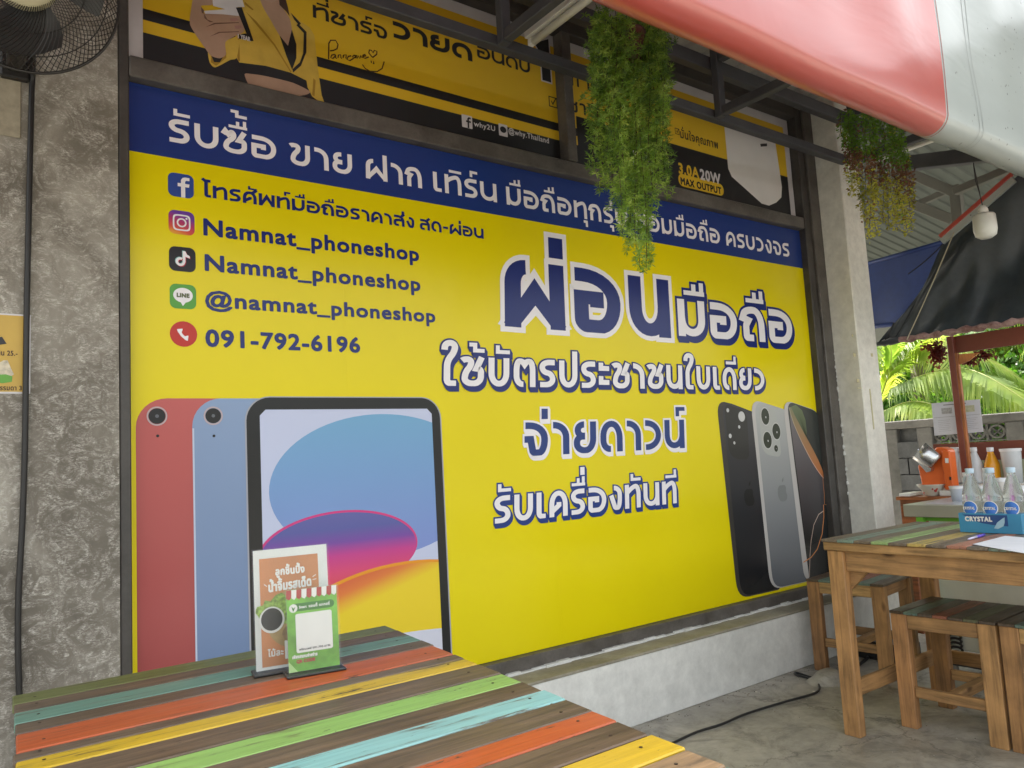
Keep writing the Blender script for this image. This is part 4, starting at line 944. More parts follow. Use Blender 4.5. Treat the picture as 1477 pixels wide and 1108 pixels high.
for k in range(3):
    g = MB(); vs = []; NR, NA = 8, 8
    for i in range(NR):
        for j in range(NA):
            t = i/(NR-1); s2 = j/(NA-1); r = 0.05+0.155*t
            a = 2*math.pi*k/3 - 1.75 + (s2-0.5)*(1.15+0.25*math.sin(math.pi*t)) + 0.35*t
            if i == NR-1: r -= 0.02*abs(s2-0.5)*2
            vs.append(fp(r, a, 0.025-0.05*(s2-0.5)))
    g.add(vs, [(i*NA+j, i*NA+j+1, (i+1)*NA+j+1, (i+1)*NA+j) for i in range(NR-1) for j in range(NA-1)]); g.build('blade', BLD, fan, smooth=True)
cp = on_y(97, 50, 2.30)
g = MB(); g.lathe([(0, 0.004), (0.011, 0.003), (0.012, 0)], fp(0.135, -0.95, 0.067), 16, axis=ax); g.build('badge', plain('badge_green', (0.16, 0.22, 0.10, 1), 0.3), fan)
g = MB(); g.lathe([(0.05, -0.03), (0.065, -0.09), (0.06, -0.17), (0.03, -0.19), (0, -0.19)], FC, 24, axis=ax); g.build('motor', BKM, fan, smooth=True)
g = MB(); g.box((FC.x-0.025, 2.50, FC.z-0.06), (FC.x+0.025, 2.80, FC.z)); g.box((FC.x-0.04, 2.77, FC.z-0.08), (FC.x+0.04, 2.80, FC.z+0.06)); g.build('wall_bracket', BKM, fan, bevel=0.006)
cpts = [on_y(px, py, yy) for px, py, yy in ((48, 60, 2.62), (47, 105, 2.77), (45, 160, 2.78), (41, 330, 2.785), (38, 480, 2.785), (36, 640, 2.785), (32, 760, 2.785), (27, 850, 2.785), (26, 930, 2.785), (28, 1010, 2.785), (28, 1120, 2.785))]
# smooth the cord
cs = []
for i in range(len(cpts)-1):
    p0, p1, p2, p3 = cpts[max(i-1, 0)], cpts[i], cpts[i+1], cpts[min(i+2, len(cpts)-1)]
    for k in range(5):
        t = k/5; cs.append(0.5*((2*p1)+(-p0+p2)*t+(2*p0-5*p1+4*p2-p3)*t*t+(-p0+3*p1-3*p2+p3)*t**3))
g = MB(); g.tube(cs, 0.0085, 8); o = g.build('power_cord', plain('cord_black', (0.014, 0.013, 0.013, 1), 0.45), smooth=True); tag(o, 'thick black cord hanging down the grey plaster wall from the fan', 'cord')
# paler plaster and tape region behind the cord, built as a thin plate
bp0 = on_y(0, 128, 2.79)
o = thing('plaster_patch', 'paler plaster and tape patch on the plaster wall just under the fan', 'plaster patch')
g = MB(); p = on_y(-20, 190, 2.79); q_ = on_y(31, 108, 2.79); g.box((p.x, 2.795, p.z), (q_.x, 2.7999, q_.z-0.02)); g.build('plate', plain('patch_cream', (0.34, 0.30, 0.22, 1), 0.6, var=0.4, nscale=20), o, bevel=0.004)

# ================================================================== TABLES AND STOOLS
C_OL = (0.13, 0.155, 0.035, 1); C_TE = (0.12, 0.27, 0.21, 1); C_OR = (0.50, 0.095, 0.022, 1); C_YE = (0.66, 0.43, 0.015, 1); C_GR = (0.27, 0.50, 0.11, 1); C_CY = (0.26, 0.56, 0.55, 1)
W1 = (0.125, 0.080, 0.048, 1); TAN = (0.36, 0.22, 0.11, 1)
PM = {'olive': painted_wood('plank_olive', C_OL, 0.2, W1), 'teal': painted_wood('plank_teal', C_TE, 0.3, W1), 'orange': painted_wood('plank_orange', C_OR, 0.3, W1), 'yellow': painted_wood('plank_yellow', C_YE, 0.4, W1),
      'green': painted_wood('plank_green', C_GR, 0.6, W1), 'cyan': painted_wood('plank_cyan', C_CY, 0.5, W1), 'brown': painted_wood('plank_brown', None, 0, W1), 'tan': painted_wood('plank_tan', None, 0, TAN)}
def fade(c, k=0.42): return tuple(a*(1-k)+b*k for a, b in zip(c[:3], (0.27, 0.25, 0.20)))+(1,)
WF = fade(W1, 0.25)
PF = {n: painted_wood('faded_'+n, fade(c), 0.9, WF) for n, c in (('olive', C_OL), ('teal', C_TE), ('orange', C_OR), ('yellow', C_YE), ('green', C_GR), ('cyan', C_CY))}; PF['brown'] = painted_wood('faded_brown', None, 0, WF)  # far table: pale grazing reflection mixed into the plank colours
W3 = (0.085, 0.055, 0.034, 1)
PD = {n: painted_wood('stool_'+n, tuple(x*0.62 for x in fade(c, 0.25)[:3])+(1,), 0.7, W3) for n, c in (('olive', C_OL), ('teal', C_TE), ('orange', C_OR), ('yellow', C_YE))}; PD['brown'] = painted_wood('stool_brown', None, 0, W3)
def planks(root, ys, cols, x0f, x1f, zt, th, name_nails=True, PM=PM):
    for i, c in enumerate(cols):
        ya, yb = ys[i], ys[i+1]; gap = 0.0013
        za, zb = zt+random.uniform(-0.0012, 0.0006), zt+random.uniform(-0.0012, 0.0006)
        j0, j1 = random.uniform(-.003, .003), random.uniform(-.003, .003)
        mb = MB(); xa0, xa1, xb0, xb1 = x0f(ya)+j0, x1f(ya)+j1, x0f(yb)+j0, x1f(yb)+j1
        y1_, y0_ = ya-gap, yb+gap
        mb.hexa([(xb0, y0_, zt-th), (xb1, y0_, zt-th), (xa1, y1_, zt-th), (xa0, y1_, zt-th), (xb0, y0_, zb), (xb1, y0_, zb), (xa1, y1_, za), (xa0, y1_, za)])
        mb.build('plank', PM[c], root, origin=((xa0+xa1)/2, (ya+yb)/2, zt), bevel=0.0022)
        if name_nails:
            for xn in (xa0+0.035, xa1-0.05):
                yn = (ya+yb)/2+random.uniform(-.012, .012); g = MB(); g.lathe([(0.0028, 0.0), (0.0028, 0.0006), (0, 0.0006)], (xn, yn, zt), 7); g.build('nail', plain('nail_rust', (0.05, 0.03, 0.02, 1), 0.5), root)
LEGM = raw_wood('leg_wood', (0.37, 0.20, 0.085), 2); RIM = raw_wood('rim_wood', (0.38, 0.225, 0.095), 1); RIMX = raw_wood('rim_wood_x', (0.35, 0.195, 0.085), 0)
def bx3(root, name, a, b2, m, bv=0.003):
    g = MB(); g.box(a, b2); c = tuple((i+j)/2 for i, j in zip(a, b2)); return g.build(name, m, root, origin=c, bevel=bv)
TZ = 0.82
# near table
T1 = thing('dining_table', 'near wooden table with wide painted planks carrying two card holders', 'table', group='painted plank tables')
edge_px = [(555, 902), (577, 908), (593, 914), (612, 922), (628, 930), (656, 943), (667, 949), (689, 957.5), (723, 971), (754, 983), (776, 997), (815, 1008), (851, 1025.5), (890, 1040), (935, 1059), (987, 1080), (1046, 1105)]
ys = [1.889, 1.816, 1.750, 1.674, 1.604, 1.521, 1.447]
for k in range(10): ys.append(1.447-0.0745*(k+1))
ys2 = []
for px, py in edge_px:
    p = on_z(px, py, TZ); ys2.append(p.y)
ys = ys2
while len(ys) < 19: ys.append(ys[-1]-0.075)
cols = ['olive', 'brown', 'teal', 'brown', 'orange', 'brown', 'yellow', 'brown', 'green', 'brown', 'cyan', 'brown', 'orange', 'brown', 'yellow', 'tan', 'teal', 'brown']
planks(T1, ys, cols, lambda y: 0.104-0.05*(1.889-y), lambda y: 0.925-0.085*(1.889-y), TZ, 0.018)
yN = ys[18]
bx3(T1, 'rim', (0.112, yN+0.01, TZ-0.055), (0.128, 1.875, TZ-0.0185), RIM); bx3(T1, 'rim', (0.775, yN+0.01, TZ-0.055), (0.80, 1.875, TZ-0.0185), RIM)
bx3(T1, 'apron', (0.1285, yN+0.05, TZ-0.13), (0.15, 1.84, TZ-0.0185), RIM); bx3(T1, 'apron', (0.72, yN+0.05, TZ-0.13), (0.745, 1.84, TZ-0.0185), RIM)
for lx in (0.151, 0.669):
    for ly in (1.78, yN+0.06): bx3(T1, 'leg', (lx, ly, 0.0), (lx+0.05, ly+0.07, TZ-0.02), LEGM)
# far table
T2 = thing('dining_table', 'second wooden table at right with drink crate and paper on it', 'table', group='painted plank tables')
ys = [1.965]; 
for k in range(19): ys.append(ys[-1]-0.0745)
cols = ['brown', 'teal', 'brown', 'green', 'brown', 'yellow', 'brown', 'orange', 'brown', 'teal', 'brown', 'green', 'brown', 'yellow', 'brown', 'orange', 'brown', 'cyan', 'brown']
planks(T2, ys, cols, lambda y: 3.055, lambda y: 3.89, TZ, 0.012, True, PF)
yN = ys[-1]
bx3(T2, 'rim', (3.060, yN, TZ-0.048), (3.085, 1.96, TZ-0.0122), RIM); bx3(T2, 'rim', (3.86, yN, TZ-0.048), (3.885, 1.96, TZ-0.0122), RIM)
bx3(T2, 'rim', (3.0855, 1.935, TZ-0.048), (3.8595, 1.96, TZ-0.0122), RIMX)
bx3(T2, 'apron', (3.088, yN+0.03, TZ-0.135), (3.11, 1.88, TZ-0.0485), RIM); bx3(T2, 'apron', (3.84, yN+0.03, TZ-0.135), (3.862, 1.88, TZ-0.0485), RIM)
bx3(T2, 'apron', (3.135, 1.915, TZ-0.135), (3.81, 1.935, TZ-0.0485), RIMX)
for lx in (3.072, 3.83):
    for ly in (1.880, yN+0.04): bx3(T2, 'leg', (lx, ly, 0.0), (lx+0.048, ly+0.072, TZ-0.049), LEGM)
g = MB(); g.prism([(3.112, 1.879, TZ-0.135), (3.112, 1.80, TZ-0.135), (3.112, 1.879, TZ-0.215)], (0.02, 0, 0)); g.build('corner_brace', RIM, T2)
bx3(T2, 'stretcher', (3.121, 1.89, 0.16), (3.829, 1.915, 0.225), RIMX)
bx3(T2, 'stretcher', (3.845, yN+0.12, 0.16), (3.87, 1.879, 0.22), RIM)
# stools
def stool(label, cx, cy, rot, colset, dark=1.0, zt=0.49, wx=0.40, wy=0.42):
    T = thing('stool', label, 'stool', group='plank top stools')
    n = len(colset); st = wy/n; x0, x1 = -wx/2, wx/2
    for i, c in enumerate(colset):
        ya = wy/2-i*st; yb = ya-st
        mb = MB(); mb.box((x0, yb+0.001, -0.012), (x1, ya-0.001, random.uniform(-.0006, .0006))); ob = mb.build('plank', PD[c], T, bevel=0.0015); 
        me = ob.data; 
        for v in me.vertices: v.co.y -= (ya+yb)/2
        ob.location = (0, (ya+yb)/2, 0)
    def pb(name, a, b2, m):
        g = MB(); g.box(a, b2); c = tuple((i+j)/2 for i, j in zip(a, b2)); g.v = [tuple(p[k]-c[k] for k in range(3)) for p in g.v]
        me = g.mesh(name, m); ob = bpy.data.objects.new(name, me); COL.objects.link(ob); ob.location = c; ob.parent = T
        md = ob.modifiers.new('bevel', 'BEVEL'); md.width = 0.003; md.segments = 1
    for sx in (0, 1):
        for sy in (0, 1):
            ax0 = x0+0.003 if sx == 0 else x1-0.046; ay0 = -wy/2+0.002 if sy == 0 else wy/2-0.070
            pb('leg', (ax0, ay0, -zt), (ax0+0.043, ay0+0.068, -0.0125), LEGM)
    for sx in (x0+0.006, x1-0.028): pb('apron', (sx, -wy/2+0.0705, -0.073), (sx+0.022, wy/2-0.0705, -0.0125), RIM)
    for sy in (-wy/2+0.02, wy/2-0.042): pb('apron', (x0+0.0465, sy, -0.073), (x1-0.0465, sy+0.022, -0.0125), RIMX)
    pb('stretcher', (x0+0.0465, -0.02, -zt+0.13), (x1-0.0465, 0.02, -zt+0.17), RIMX)
    for sx in (x0+0.014, x1-0.036): pb('stretcher', (sx, -wy/2+0.0705, -zt+0.13), (sx+0.022, wy/2-0.0705, -zt+0.175), RIM)
    T.location = (cx, cy, zt); T.rotation_euler = (0, 0, rot); return T
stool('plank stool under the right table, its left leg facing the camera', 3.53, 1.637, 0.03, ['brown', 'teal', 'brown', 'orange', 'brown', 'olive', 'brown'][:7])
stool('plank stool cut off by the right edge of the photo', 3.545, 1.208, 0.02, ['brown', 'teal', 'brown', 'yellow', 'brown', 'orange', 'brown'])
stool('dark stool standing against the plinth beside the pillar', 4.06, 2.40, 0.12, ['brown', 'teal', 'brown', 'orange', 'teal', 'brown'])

# ================================================================== CARD HOLDERS ON THE NEAR TABLE
ACR = clear_plastic('acrylic', (0.96, 0.97, 0.97, 1), 0.08, 0.93, 0.5)
BASE = plain('holder_base', (0.02, 0.02, 0.02, 1), 0.35)
def holder(label, p_l, p_r, ztop, zc, face_col, cat='card holder'):
    O = Vector(p_l); R_ = Vector(p_r)-O; R_.z = 0; wd = R_.length; Uv = R_.normalized(); N = Vector((Uv.y, -Uv.x, 0)); Vv = (Vector((0, 0, 1)) - N*0.06).normalized()
    T = thing('card_holder', label, cat)
    g = MB(); b0 = O - Uv*0.008 + N*0.028; b1 = O + Uv*(wd+0.008) + N*0.028
    g.prism([b0, b1, b1 - N*0.056, b0 - N*0.056], (0, 0, 0.005)); ob = g.build('base', BASE, T, bevel=0.002); recalc(ob)
    g = MB(); s0 = Vector((0, 0, 0.005)); g.prism([b0+N*0.0015+s0, b1+N*0.0015+s0, b1-N*0.0575+s0, b0-N*0.0575+s0], (0, 0, 0.0014)); ob = g.build('base_plate', ACR, T); recalc(ob)
    hgt = ztop - O.z - 0.0065; O2 = O + Vector((0, 0, 0.0066))
    g = MB(); g.prism([O2, O2+Uv*wd, O2+Uv*wd+Vv*hgt, O2+Vv*hgt], -N*0.0012); card = g.build('card', face_col, T); recalc(card)
    g = MB(); g.prism([O2-Uv*0.003+N*0.003, O2+Uv*(wd+0.003)+N*0.003, O2+Uv*(wd+0.003)+Vv*(hgt+0.003)+N*0.003, O2-Uv*0.003+Vv*(hgt+0.003)+N*0.003], N*0.0018); ob = g.build('acrylic_sheet', ACR, T); recalc(ob)
    return T, card, (O2, Uv, Vv, N), wd, hgt
def onf(fr, x, z, l): O, Uv, Vv, N = fr; return O + Uv*x + Vv*z + N*(l*0.0003+0.0002)
def cardpoly(par, fr, pts, l, mat, name):
    g = MB(); g.poly([onf(fr, x, z, l) for x, z in pts]); return g.build(name, mat, par)
p_l = on_z(368, 975, TZ); p_r = on_z(486, 954, TZ)

d_ = (on_z(418, 966, TZ)-on_z(366, 978, TZ)).normalized()
p_l = on_z(370, 974, TZ); p_l.z = TZ
dirv = Vector((0.985, -0.17, 0)).normalized()
p_r = p_l + dirv*0.155; 
ztop = p_l.z+0.252
CW = plain('card_white', (0.70, 0.70, 0.67, 1), 0.4); COR = plain('card_orange', (0.56, 0.22, 0.08, 1), 0.4, var=0.25, nscale=8)
T, card, fr, wd, hg = holder('taller orange food card in a clear holder, behind the green card', p_l, p_r, ztop, 0, CW)
m_ = 0.012; mR = 0.020
cardpoly(card, fr, [(m_, 0.006), (wd-mR, 0.006), (wd-mR, hg-0.018), (m_, hg-0.018)], 1, COR, 'orange_field')
CWH = plain('print_white', (0.78, 0.76, 0.72, 1), 0.45)
write(card, 'ลูกชิ้นปิ้ง', 0.045, 0.105, hg-0.055, 0.0115, [(0.0009, CWH, 0, 0, 0)], 0, frame=(fr[0]+fr[3]*0.0004, fr[1], fr[2], fr[3]), track=0.05)
write(card, 'น้ำจิ้มรสเด็ด', 0.030, 0.118, hg-0.088, 0.014, [(0.0011, CWH, 0, 0, 0)], 0, frame=(fr[0]+fr[3]*0.0004, fr[1], fr[2], fr[3]), track=0.05, rise=0.04)
for pts in (((0.020, hg-0.072), (0.026, hg-0.077), (0.0265, hg-0.0755), (0.021, hg-0.0705)), ((0.122, hg-0.066), (0.129, hg-0.062), (0.1295, hg-0.0635), (0.1225, hg-0.0675)), ((0.122, hg-0.072), (0.130, hg-0.071), (0.130, hg-0.0725), (0.122, hg-0.0735))):
    cardpoly(card, fr, pts, 2.4, CWH, 'dash')
PLM = plain('print_plate', (0.44, 0.30, 0.12, 1), 0.5, var=0.3, nscale=40)
cardpoly(card, fr, ell(0.080, 0.098, 0.058, 0.060, n=36), 2, PLM, 'printed_plate')
LET = plain('print_lettuce', (0.33, 0.50, 0.09, 1), 0.5, var=0.75, nscale=120)
rnd = random.Random(3)
pts = [(0.050+0.058*math.cos(a)*(1+0.10*rnd.uniform(-1, 1)) + 0.012, 0.118+0.030*math.sin(a)*(1+0.25*rnd.uniform(-1, 1))) for a in [2*math.pi*k/30 for k in range(30)]]
cardpoly(card, fr, pts, 3, LET, 'printed_lettuce')
for (x, z, r) in ((0.082, 0.100, 0.016), (0.070, 0.068, 0.016), (0.092, 0.070, 0.016), (0.106, 0.090, 0.015), (0.083, 0.050, 0.014)):
    cardpoly(card, fr, ell(x, z, r, r, n=16), 3.6+rnd.random()*0.3, plain('print_meatball', (0.34, 0.21, 0.10, 1), 0.5, var=0.5, nscale=60), 'printed_meatball')
cardpoly(card, fr, ell(0.034, 0.100, 0.026, 0.027, n=28), 4.4, CWH, 'printed_bowl'); cardpoly(card, fr, ell(0.034, 0.101, 0.022, 0.023, n=28), 4.8, plain('print_sauce', (0.035, 0.028, 0.022, 1), 0.4, var=0.6, nscale=90), 'printed_sauce')
write(card, 'ไม้ละ', 0.024, 0.055, 0.026, 0.010, [(0.0006, CWH, 0, 0, 0)], 0, frame=(fr[0]+fr[3]*0.0004, fr[1], fr[2], fr[3]), track=0.05)
write(card, '10', 0.060, 0.090, 0.018, 0.035, [(0.0016, CWH, 0, 0, 0)], 0, ref='0', frame=(fr[0]+fr[3]*0.0004, fr[1], fr[2], fr[3]), track=0.05)
p_l = on_z(417, 976, TZ); p_l.z = TZ; p_r = p_l + dirv*0.104
CGR = plain('card_green', (0.20, 0.50, 0.055, 1), 0.4, var=0.45, nscale=16)
T, card, fr, wd, hg = holder('smaller green payment card with striped awning top, in front of the orange card', p_l, p_r, p_l.z+0.170, 0, CGR)
RD = plain('print_red', (0.42, 0.045, 0.035, 1), 0.45)
for k in range(10):
    x0_ = wd*k/10; x1_ = wd*(k+1)/10
    cardpoly(card, fr, [(x0_, hg), (x1_, hg), (x1_-0.001, hg-0.016), ((x0_+x1_)/2, hg-0.020), (x0_+0.001-0.0015, hg-0.016)], 1.5, RD if k % 2 == 0 else CWH, 'awning_stripe')
DG = plain('print_dark_green', (0.055, 0.20, 0.03, 1), 0.45)
cardpoly(card, fr, rounded(wd/2+0.002, hg-0.036, wd*0.84, 0.016, 0.0078, 4), 1.5, DG, 'header_strip')
cardpoly(card, fr, ell(0.013, hg-0.037, 0.0085, 0.0085, n=20), 2.0, CWH, 'round_mark'); cardpoly(card, fr, [(0.012, hg-0.043), (0.0135, hg-0.043), (0.0175, hg-0.034), (0.0135, hg-0.037), (0.0095, hg-0.033)], 2.6, DG, 'leaf_mark')
write(card, 'Smart', 0.025, 0.040, hg-0.0385, 0.005, [(0.0003, CWH, 0, 0, 0)], 0, ref='S', frame=(fr[0]+fr[3]*0.0003, fr[1], fr[2], fr[3])); write(card, 'แอนดี้ เบเกอรี่', 0.045, 0.088, hg-0.0385, 0.004, [(0.0003, CWH, 0, 0, 0)], 0, frame=(fr[0]+fr[3]*0.0003, fr[1], fr[2], fr[3]))
cardpoly(card, fr, rounded(wd*0.52, hg-0.088, wd*0.72, 0.078, 0.004, 4), 1.5, CWH, 'blank_panel')
write(card, 'พร้อมเพย์ 091-792-6196', 0.022, 0.086, hg-0.1225, 0.0030, [(0.0002, BASE, 0, 0, 0)], 0, frame=(fr[0]+fr[3]*0.0003, fr[1], fr[2], fr[3]))
write(card, 'เพียงสแกนจ่ายง่าย', 0.008, 0.058, hg-0.137, 0.0048, [(0.0004, CWH, 0, 0, 0)], 0, frame=(fr[0]+fr[3]*0.0003, fr[1], fr[2], fr[3])); write(card, 'QR CODE', 0.016, 0.053, hg-0.1465, 0.0056, [(0.0006, RD, 0, 0, 0)], 0, ref='C', frame=(fr[0]+fr[3]*0.0003, fr[1], fr[2], fr[3]))
cardpoly(card, fr, [(0, 0), (0, 0.022), (0.018, 0.0)], 1.4, plain('print_pale_green', (0.45, 0.66, 0.25, 1), 0.45), 'corner_stripe')

# ================================================================== CANOPY ROOF, TRUSSES
can = thing('canopy_roof', 'grey metal canopy with corrugated sheets on dark steel trusses over the shop front', 'canopy')
TY = 2.58
SL = 0.03
def roof_z(y): return 3.545 + SL*(2.80-y)
for k in range(9):
    x0_ = -1.6+k*0.76; g = MB(); vs = []
    prof = []
    for j in range(5):
        b_0 = x0_+0.152*j
        prof += [(b_0, 0), (b_0+0.100, 0), (b_0+0.112, 0.022), (b_0+0.138, 0.022)]
    prof.append((x0_+0.765, 0.0))
    for yy in (2.832, 1.34):
        for th in (0, 0.0015):
            for x_, dz in prof: vs.append((x_, yy, roof_z(yy)+dz+th+0.0005*k))
    n_ = len(prof); fs = []
    for j in range(n_-1): fs.append((j, j+1, 2*n_+j+1, 2*n_+j)); fs.append((n_+j, 3*n_+j, 3*n_+j+1, n_+j+1))
    g.add(vs, fs); g.build('roof_sheet', M_roof, can)
def beam(name, p, q, w_=0.045, h_=0.045):
    g = MB(); g.beam(p, q, w_, h_); return g.build(name, M_truss, can, bevel=0.004)
beam('bottom_chord', (-1.6, TY, 3.064), (4.69, TY, 3.064), 0.05, 0.052)
beam('purlin', (-1.6, TY, 3.357), (5.2, TY, 3.357), 0.05, 0.078)
beam('purlin', (-1.6, 1.75, roof_z(1.75)-0.038), (5.2, 1.75, roof_z(1.75)-0.038), 0.05, 0.07)
for xt in (-0.9, 0.47, 1.916, 3.37, 4.74):
    beam('truss_post', (xt, TY-0.052, 3.037), (xt, TY-0.052, roof_z(2.45)-0.01), 0.05, 0.045)
    beam('truss_tie', (xt, TY-0.077, 3.064), (xt, 1.47, 3.05), 0.045, 0.05)
    beam('rafter', (xt+0.002, TY-0.08, 3.37), (xt+0.002, 1.47, 3.36), 0.045, 0.05)
# fluorescent battens
TUBE = plain('tube_white', (0.75, 0.74, 0.70, 1), 0.35); 
for i, (xt, ya, yb, lab) in enumerate(((2.035, 2.50, 1.46, 'white fluorescent batten at the top centre of the photo'), (4.86, 2.50, 1.46, 'white fluorescent batten behind the right hanging plant'))):
    L = thing('batten_light', lab, 'light fixture', group='unlit fluorescent battens under the canopy')
    zc = 3.075
    bx3(L, 'housing', (xt-0.030, yb, zc), (xt+0.030, ya, zc+0.045), TUBE)
    g = MB(); g.tube([(xt, yb+0.03, zc-0.018), (xt, ya-0.03, zc-0.018)], 0.017, 12); g.build('lamp_tube', TUBE, L, smooth=True)
    for yy in (yb+0.0, ya-0.03): bx3(L, 'end_holder', (xt-0.014, yy, zc-0.03), (xt+0.014, yy+0.03, zc-0.0005), TUBE)

# rolled striped curtain along the canopy edge
CY_, CZ_, CR_ = 1.40, 2.538, 0.074
XB_ = on_y(1362, 140, 1.328).x
cur = thing('striped_curtain', 'red and white vinyl curtain rolled at its bottom edge, top right of the photo', 'curtain')
def fabric(name, c, rough=0.32, spots=False, coat=1.0):
    m, t, b = new_mat(name); v = coords(t)
    b.inputs['Roughness'].default_value = rough; b.inputs['Specular IOR Level'].default_value = 0.4+0.6*coat; b.inputs['Coat Weight'].default_value = coat; b.inputs['Coat Roughness'].default_value = 0.22; b.inputs['Coat IOR'].default_value = 1.7
    n = nd(t, 'ShaderNodeTexNoise', Scale=2.5, Detail=4.0); t.links.new(coords(t, (0.5, 1, 1.2)), n.inputs['Vector'])
    r = ramp(t, n.outputs[0], [(0.3, g4(0.86)), (0.7, g4(1.0))]); col = mix(t, 1.0, c, r.outputs[0], 'MULTIPLY')
    if spots:
        vo = nd(t, 'ShaderNodeTexVoronoi', Scale=26.0); t.links.new(v, vo.inputs['Vector'])
        n3 = nd(t, 'ShaderNodeTexNoise', Scale=4.0, Detail=2.0); t.links.new(v, n3.inputs['Vector'])
        a1 = ramp(t, vo.outputs['Distance'], [(0.06, g4(1)), (0.16, g4(0))]); a2 = ramp(t, n3.outputs[0], [(0.44, g4(0)), (0.54, g4(1))])
        mm_ = nd(t, 'ShaderNodeMath', operation='MULTIPLY'); t.links.new(a1.outputs[0], mm_.inputs[0]); t.links.new(a2.outputs[0], mm_.inputs[1])
        col = mix(t, mm_.outputs[0], col, (0.10, 0.10, 0.10, 1))
    t.links.new(col, b.inputs['Base Color'])
    wv = nd(t, 'ShaderNodeTexNoise', Scale=5.0, Detail=3.0, Distortion=0.6); t.links.new(coords(t, (0.35, 1, 1.0)), wv.inputs['Vector'])
    bump(t, b, wv.outputs[0], 0.28, 0.03)
    tr = t.nodes.new('ShaderNodeBsdfTranslucent'); t.links.new(col, tr.inputs[0])
    mx = t.nodes.new('ShaderNodeMixShader'); mx.inputs[0].default_value = 0.12
    t.links.new(b.outputs[0], mx.inputs[1]); t.links.new(tr.outputs[0], mx.inputs[2]); t.links.new(mx.outputs[0], t.nodes['Material Output'].inputs[0])
    return m
RED = fabric('curtain_red', (0.50, 0.070, 0.052, 1), 0.36, False, 0.7); CWHT = fabric('curtain_white', (0.42, 0.46, 0.45, 1), 0.36, True, 0.35)
def curtain_piece(xa, xb, mat, lean=0.0):
    g = MB(); vs = []; nx = max(2, int((xb-xa)/0.05)); prof = []
    for k in range(22):
        a = math.radians(-200+380*k/21 - 70); r = CR_*(0.93+0.07*k/21)
    prof = [(CY_-CR_*math.cos(math.radians(a)), CZ_+CR_*math.sin(math.radians(a))) for a in range(180, -181, -20)]
    # after wrapping the tube once, the sheet leaves its front (camera side) upward
    prof = [(CY_-CR_*math.cos(math.radians(a))*1.0, CZ_-CR_*math.sin(math.radians(a))) for a in range(250, -1, -12)]
    for k in range(1, 15): prof.append((CY_-CR_-0.012*k*0, CZ_+0.07*k))
    for i in range(nx+1):
        x = xa+(xb-xa)*i/nx
        for j, (y, z) in enumerate(prof):
            f = max(0, (z-CZ_-0.02)); wav = 0.010*math.sin(x*5.1+z*3)*min(1, f*4) + 0.006*math.sin(x*13+2*z)*min(1, f*3)
            sag = 0.006*math.sin(x*1.9)+0.003*math.sin(x*7.3)
            vs.append((x + lean*max(0, z-CZ_)*0, y+wav, z+sag))
    m_ = len(prof); g.add(vs, [(i*m_+j, i*m_+j+1, (i+1)*m_+j+1, (i+1)*m_+j) for i in range(nx) for j in range(m_-1)])
    return g
curtain_piece(-1.2, XB_, RED).build('red_stripe', RED, cur, smooth=True)
curtain_piece(XB_+0.0002, 4.32, CWHT).build('white_stripe', CWHT, cur, smooth=True)
curtain_piece(4.3202, 5.4, RED).build('red_stripe', RED, cur, smooth=True)
def curtain_line(x, mat, name, wd_=0.004):
    g = MB(); vs = []
    for k in range(46):
        if k < 22: a_ = math.radians(250-k*11.4); y_, z_ = CY_-(CR_+0.0015)*math.cos(a_), CZ_-(CR_+0.0015)*math.sin(a_)
        else: y_, z_ = CY_-CR_-0.0015, CZ_+0.04*(k-21)
        f = max(0, (z_-CZ_-0.02)); wav = 0.010*math.sin(x*5.1+z_*3)*min(1, f*4) + 0.006*math.sin(x*13+2*z_)*min(1, f*3); sag = 0.006*math.sin(x*1.9)+0.003*math.sin(x*7.3)
        for sx_ in (-wd_, wd_): vs.append((x+sx_, y_+wav, z_+sag))
    g.add(vs, [(2*k, 2*k+1, 2*k+3, 2*k+2) for k in range(45)]); g.build(name, mat, cur, smooth=True)
SEAM = plain('seam_thread', (0.34, 0.36, 0.36, 1), 0.6)
curtain_line(XB_+0.012, plain('seam_thread_red', (0.30, 0.05, 0.04, 1), 0.6), 'stitched_seam', 0.0025); curtain_line(XB_+0.30, SEAM, 'stitched_seam', 0.0022); curtain_line(XB_+0.335, SEAM, 'stitched_seam', 0.0022)
g = MB(); g.tube([(-1.25, CY_, CZ_), (5.45, CY_, CZ_)], 0.020, 10); g.build('roll_pipe', plain('galvanised', (0.4, 0.4, 0.4, 1), 0.4, 0.8), cur, smooth=True)

# ================================================================== HANGING PLANTS
def leaf_clump(g, p, d, n, ln, wd, rnd, mi=0):
    for _ in range(n):
        v = Vector((rnd.gauss(0, 1), rnd.gauss(0, 1), rnd.gauss(0, 0.7)+0.1)).normalized()
        v = (v + d*0.35).normalized(); L = ln*rnd.uniform(0.6, 1.2)
        s = v.cross(Vector((rnd.gauss(0, 1), rnd.gauss(0, 1), rnd.gauss(0, 1)))).normalized()*wd
        a = p; g.add([a, a+v*L*0.5+s, a+v*L, a+v*L*0.5-s], [(0, 1, 2, 3)], mi)
G1 = leaf_mat('fern_green', [(0.12, 0.21, 0.03), (0.22, 0.36, 0.05), (0.42, 0.54, 0.12)], 0.30, scale=14); G2 = leaf_mat('fern_dark', [(0.055, 0.12, 0.02), (0.10, 0.20, 0.03), (0.17, 0.28, 0.045)], 0.25, scale=14); ST = plain('twig_brown', (0.06, 0.045, 0.02, 1), 0.6); REDL = leaf_mat('leaf_red', [(0.14, 0.03, 0.02), (0.24, 0.07, 0.03)], 0.3)
rnd = random.Random(11)
hp = thing('hanging_plant', 'dense feathery green artificial plant hanging at the top centre', 'hanging plant', group='hanging plants under the canopy')
PYC_ = 2.22
def px_plant(px, py, y=PYC_): return on_y(px, py, y)
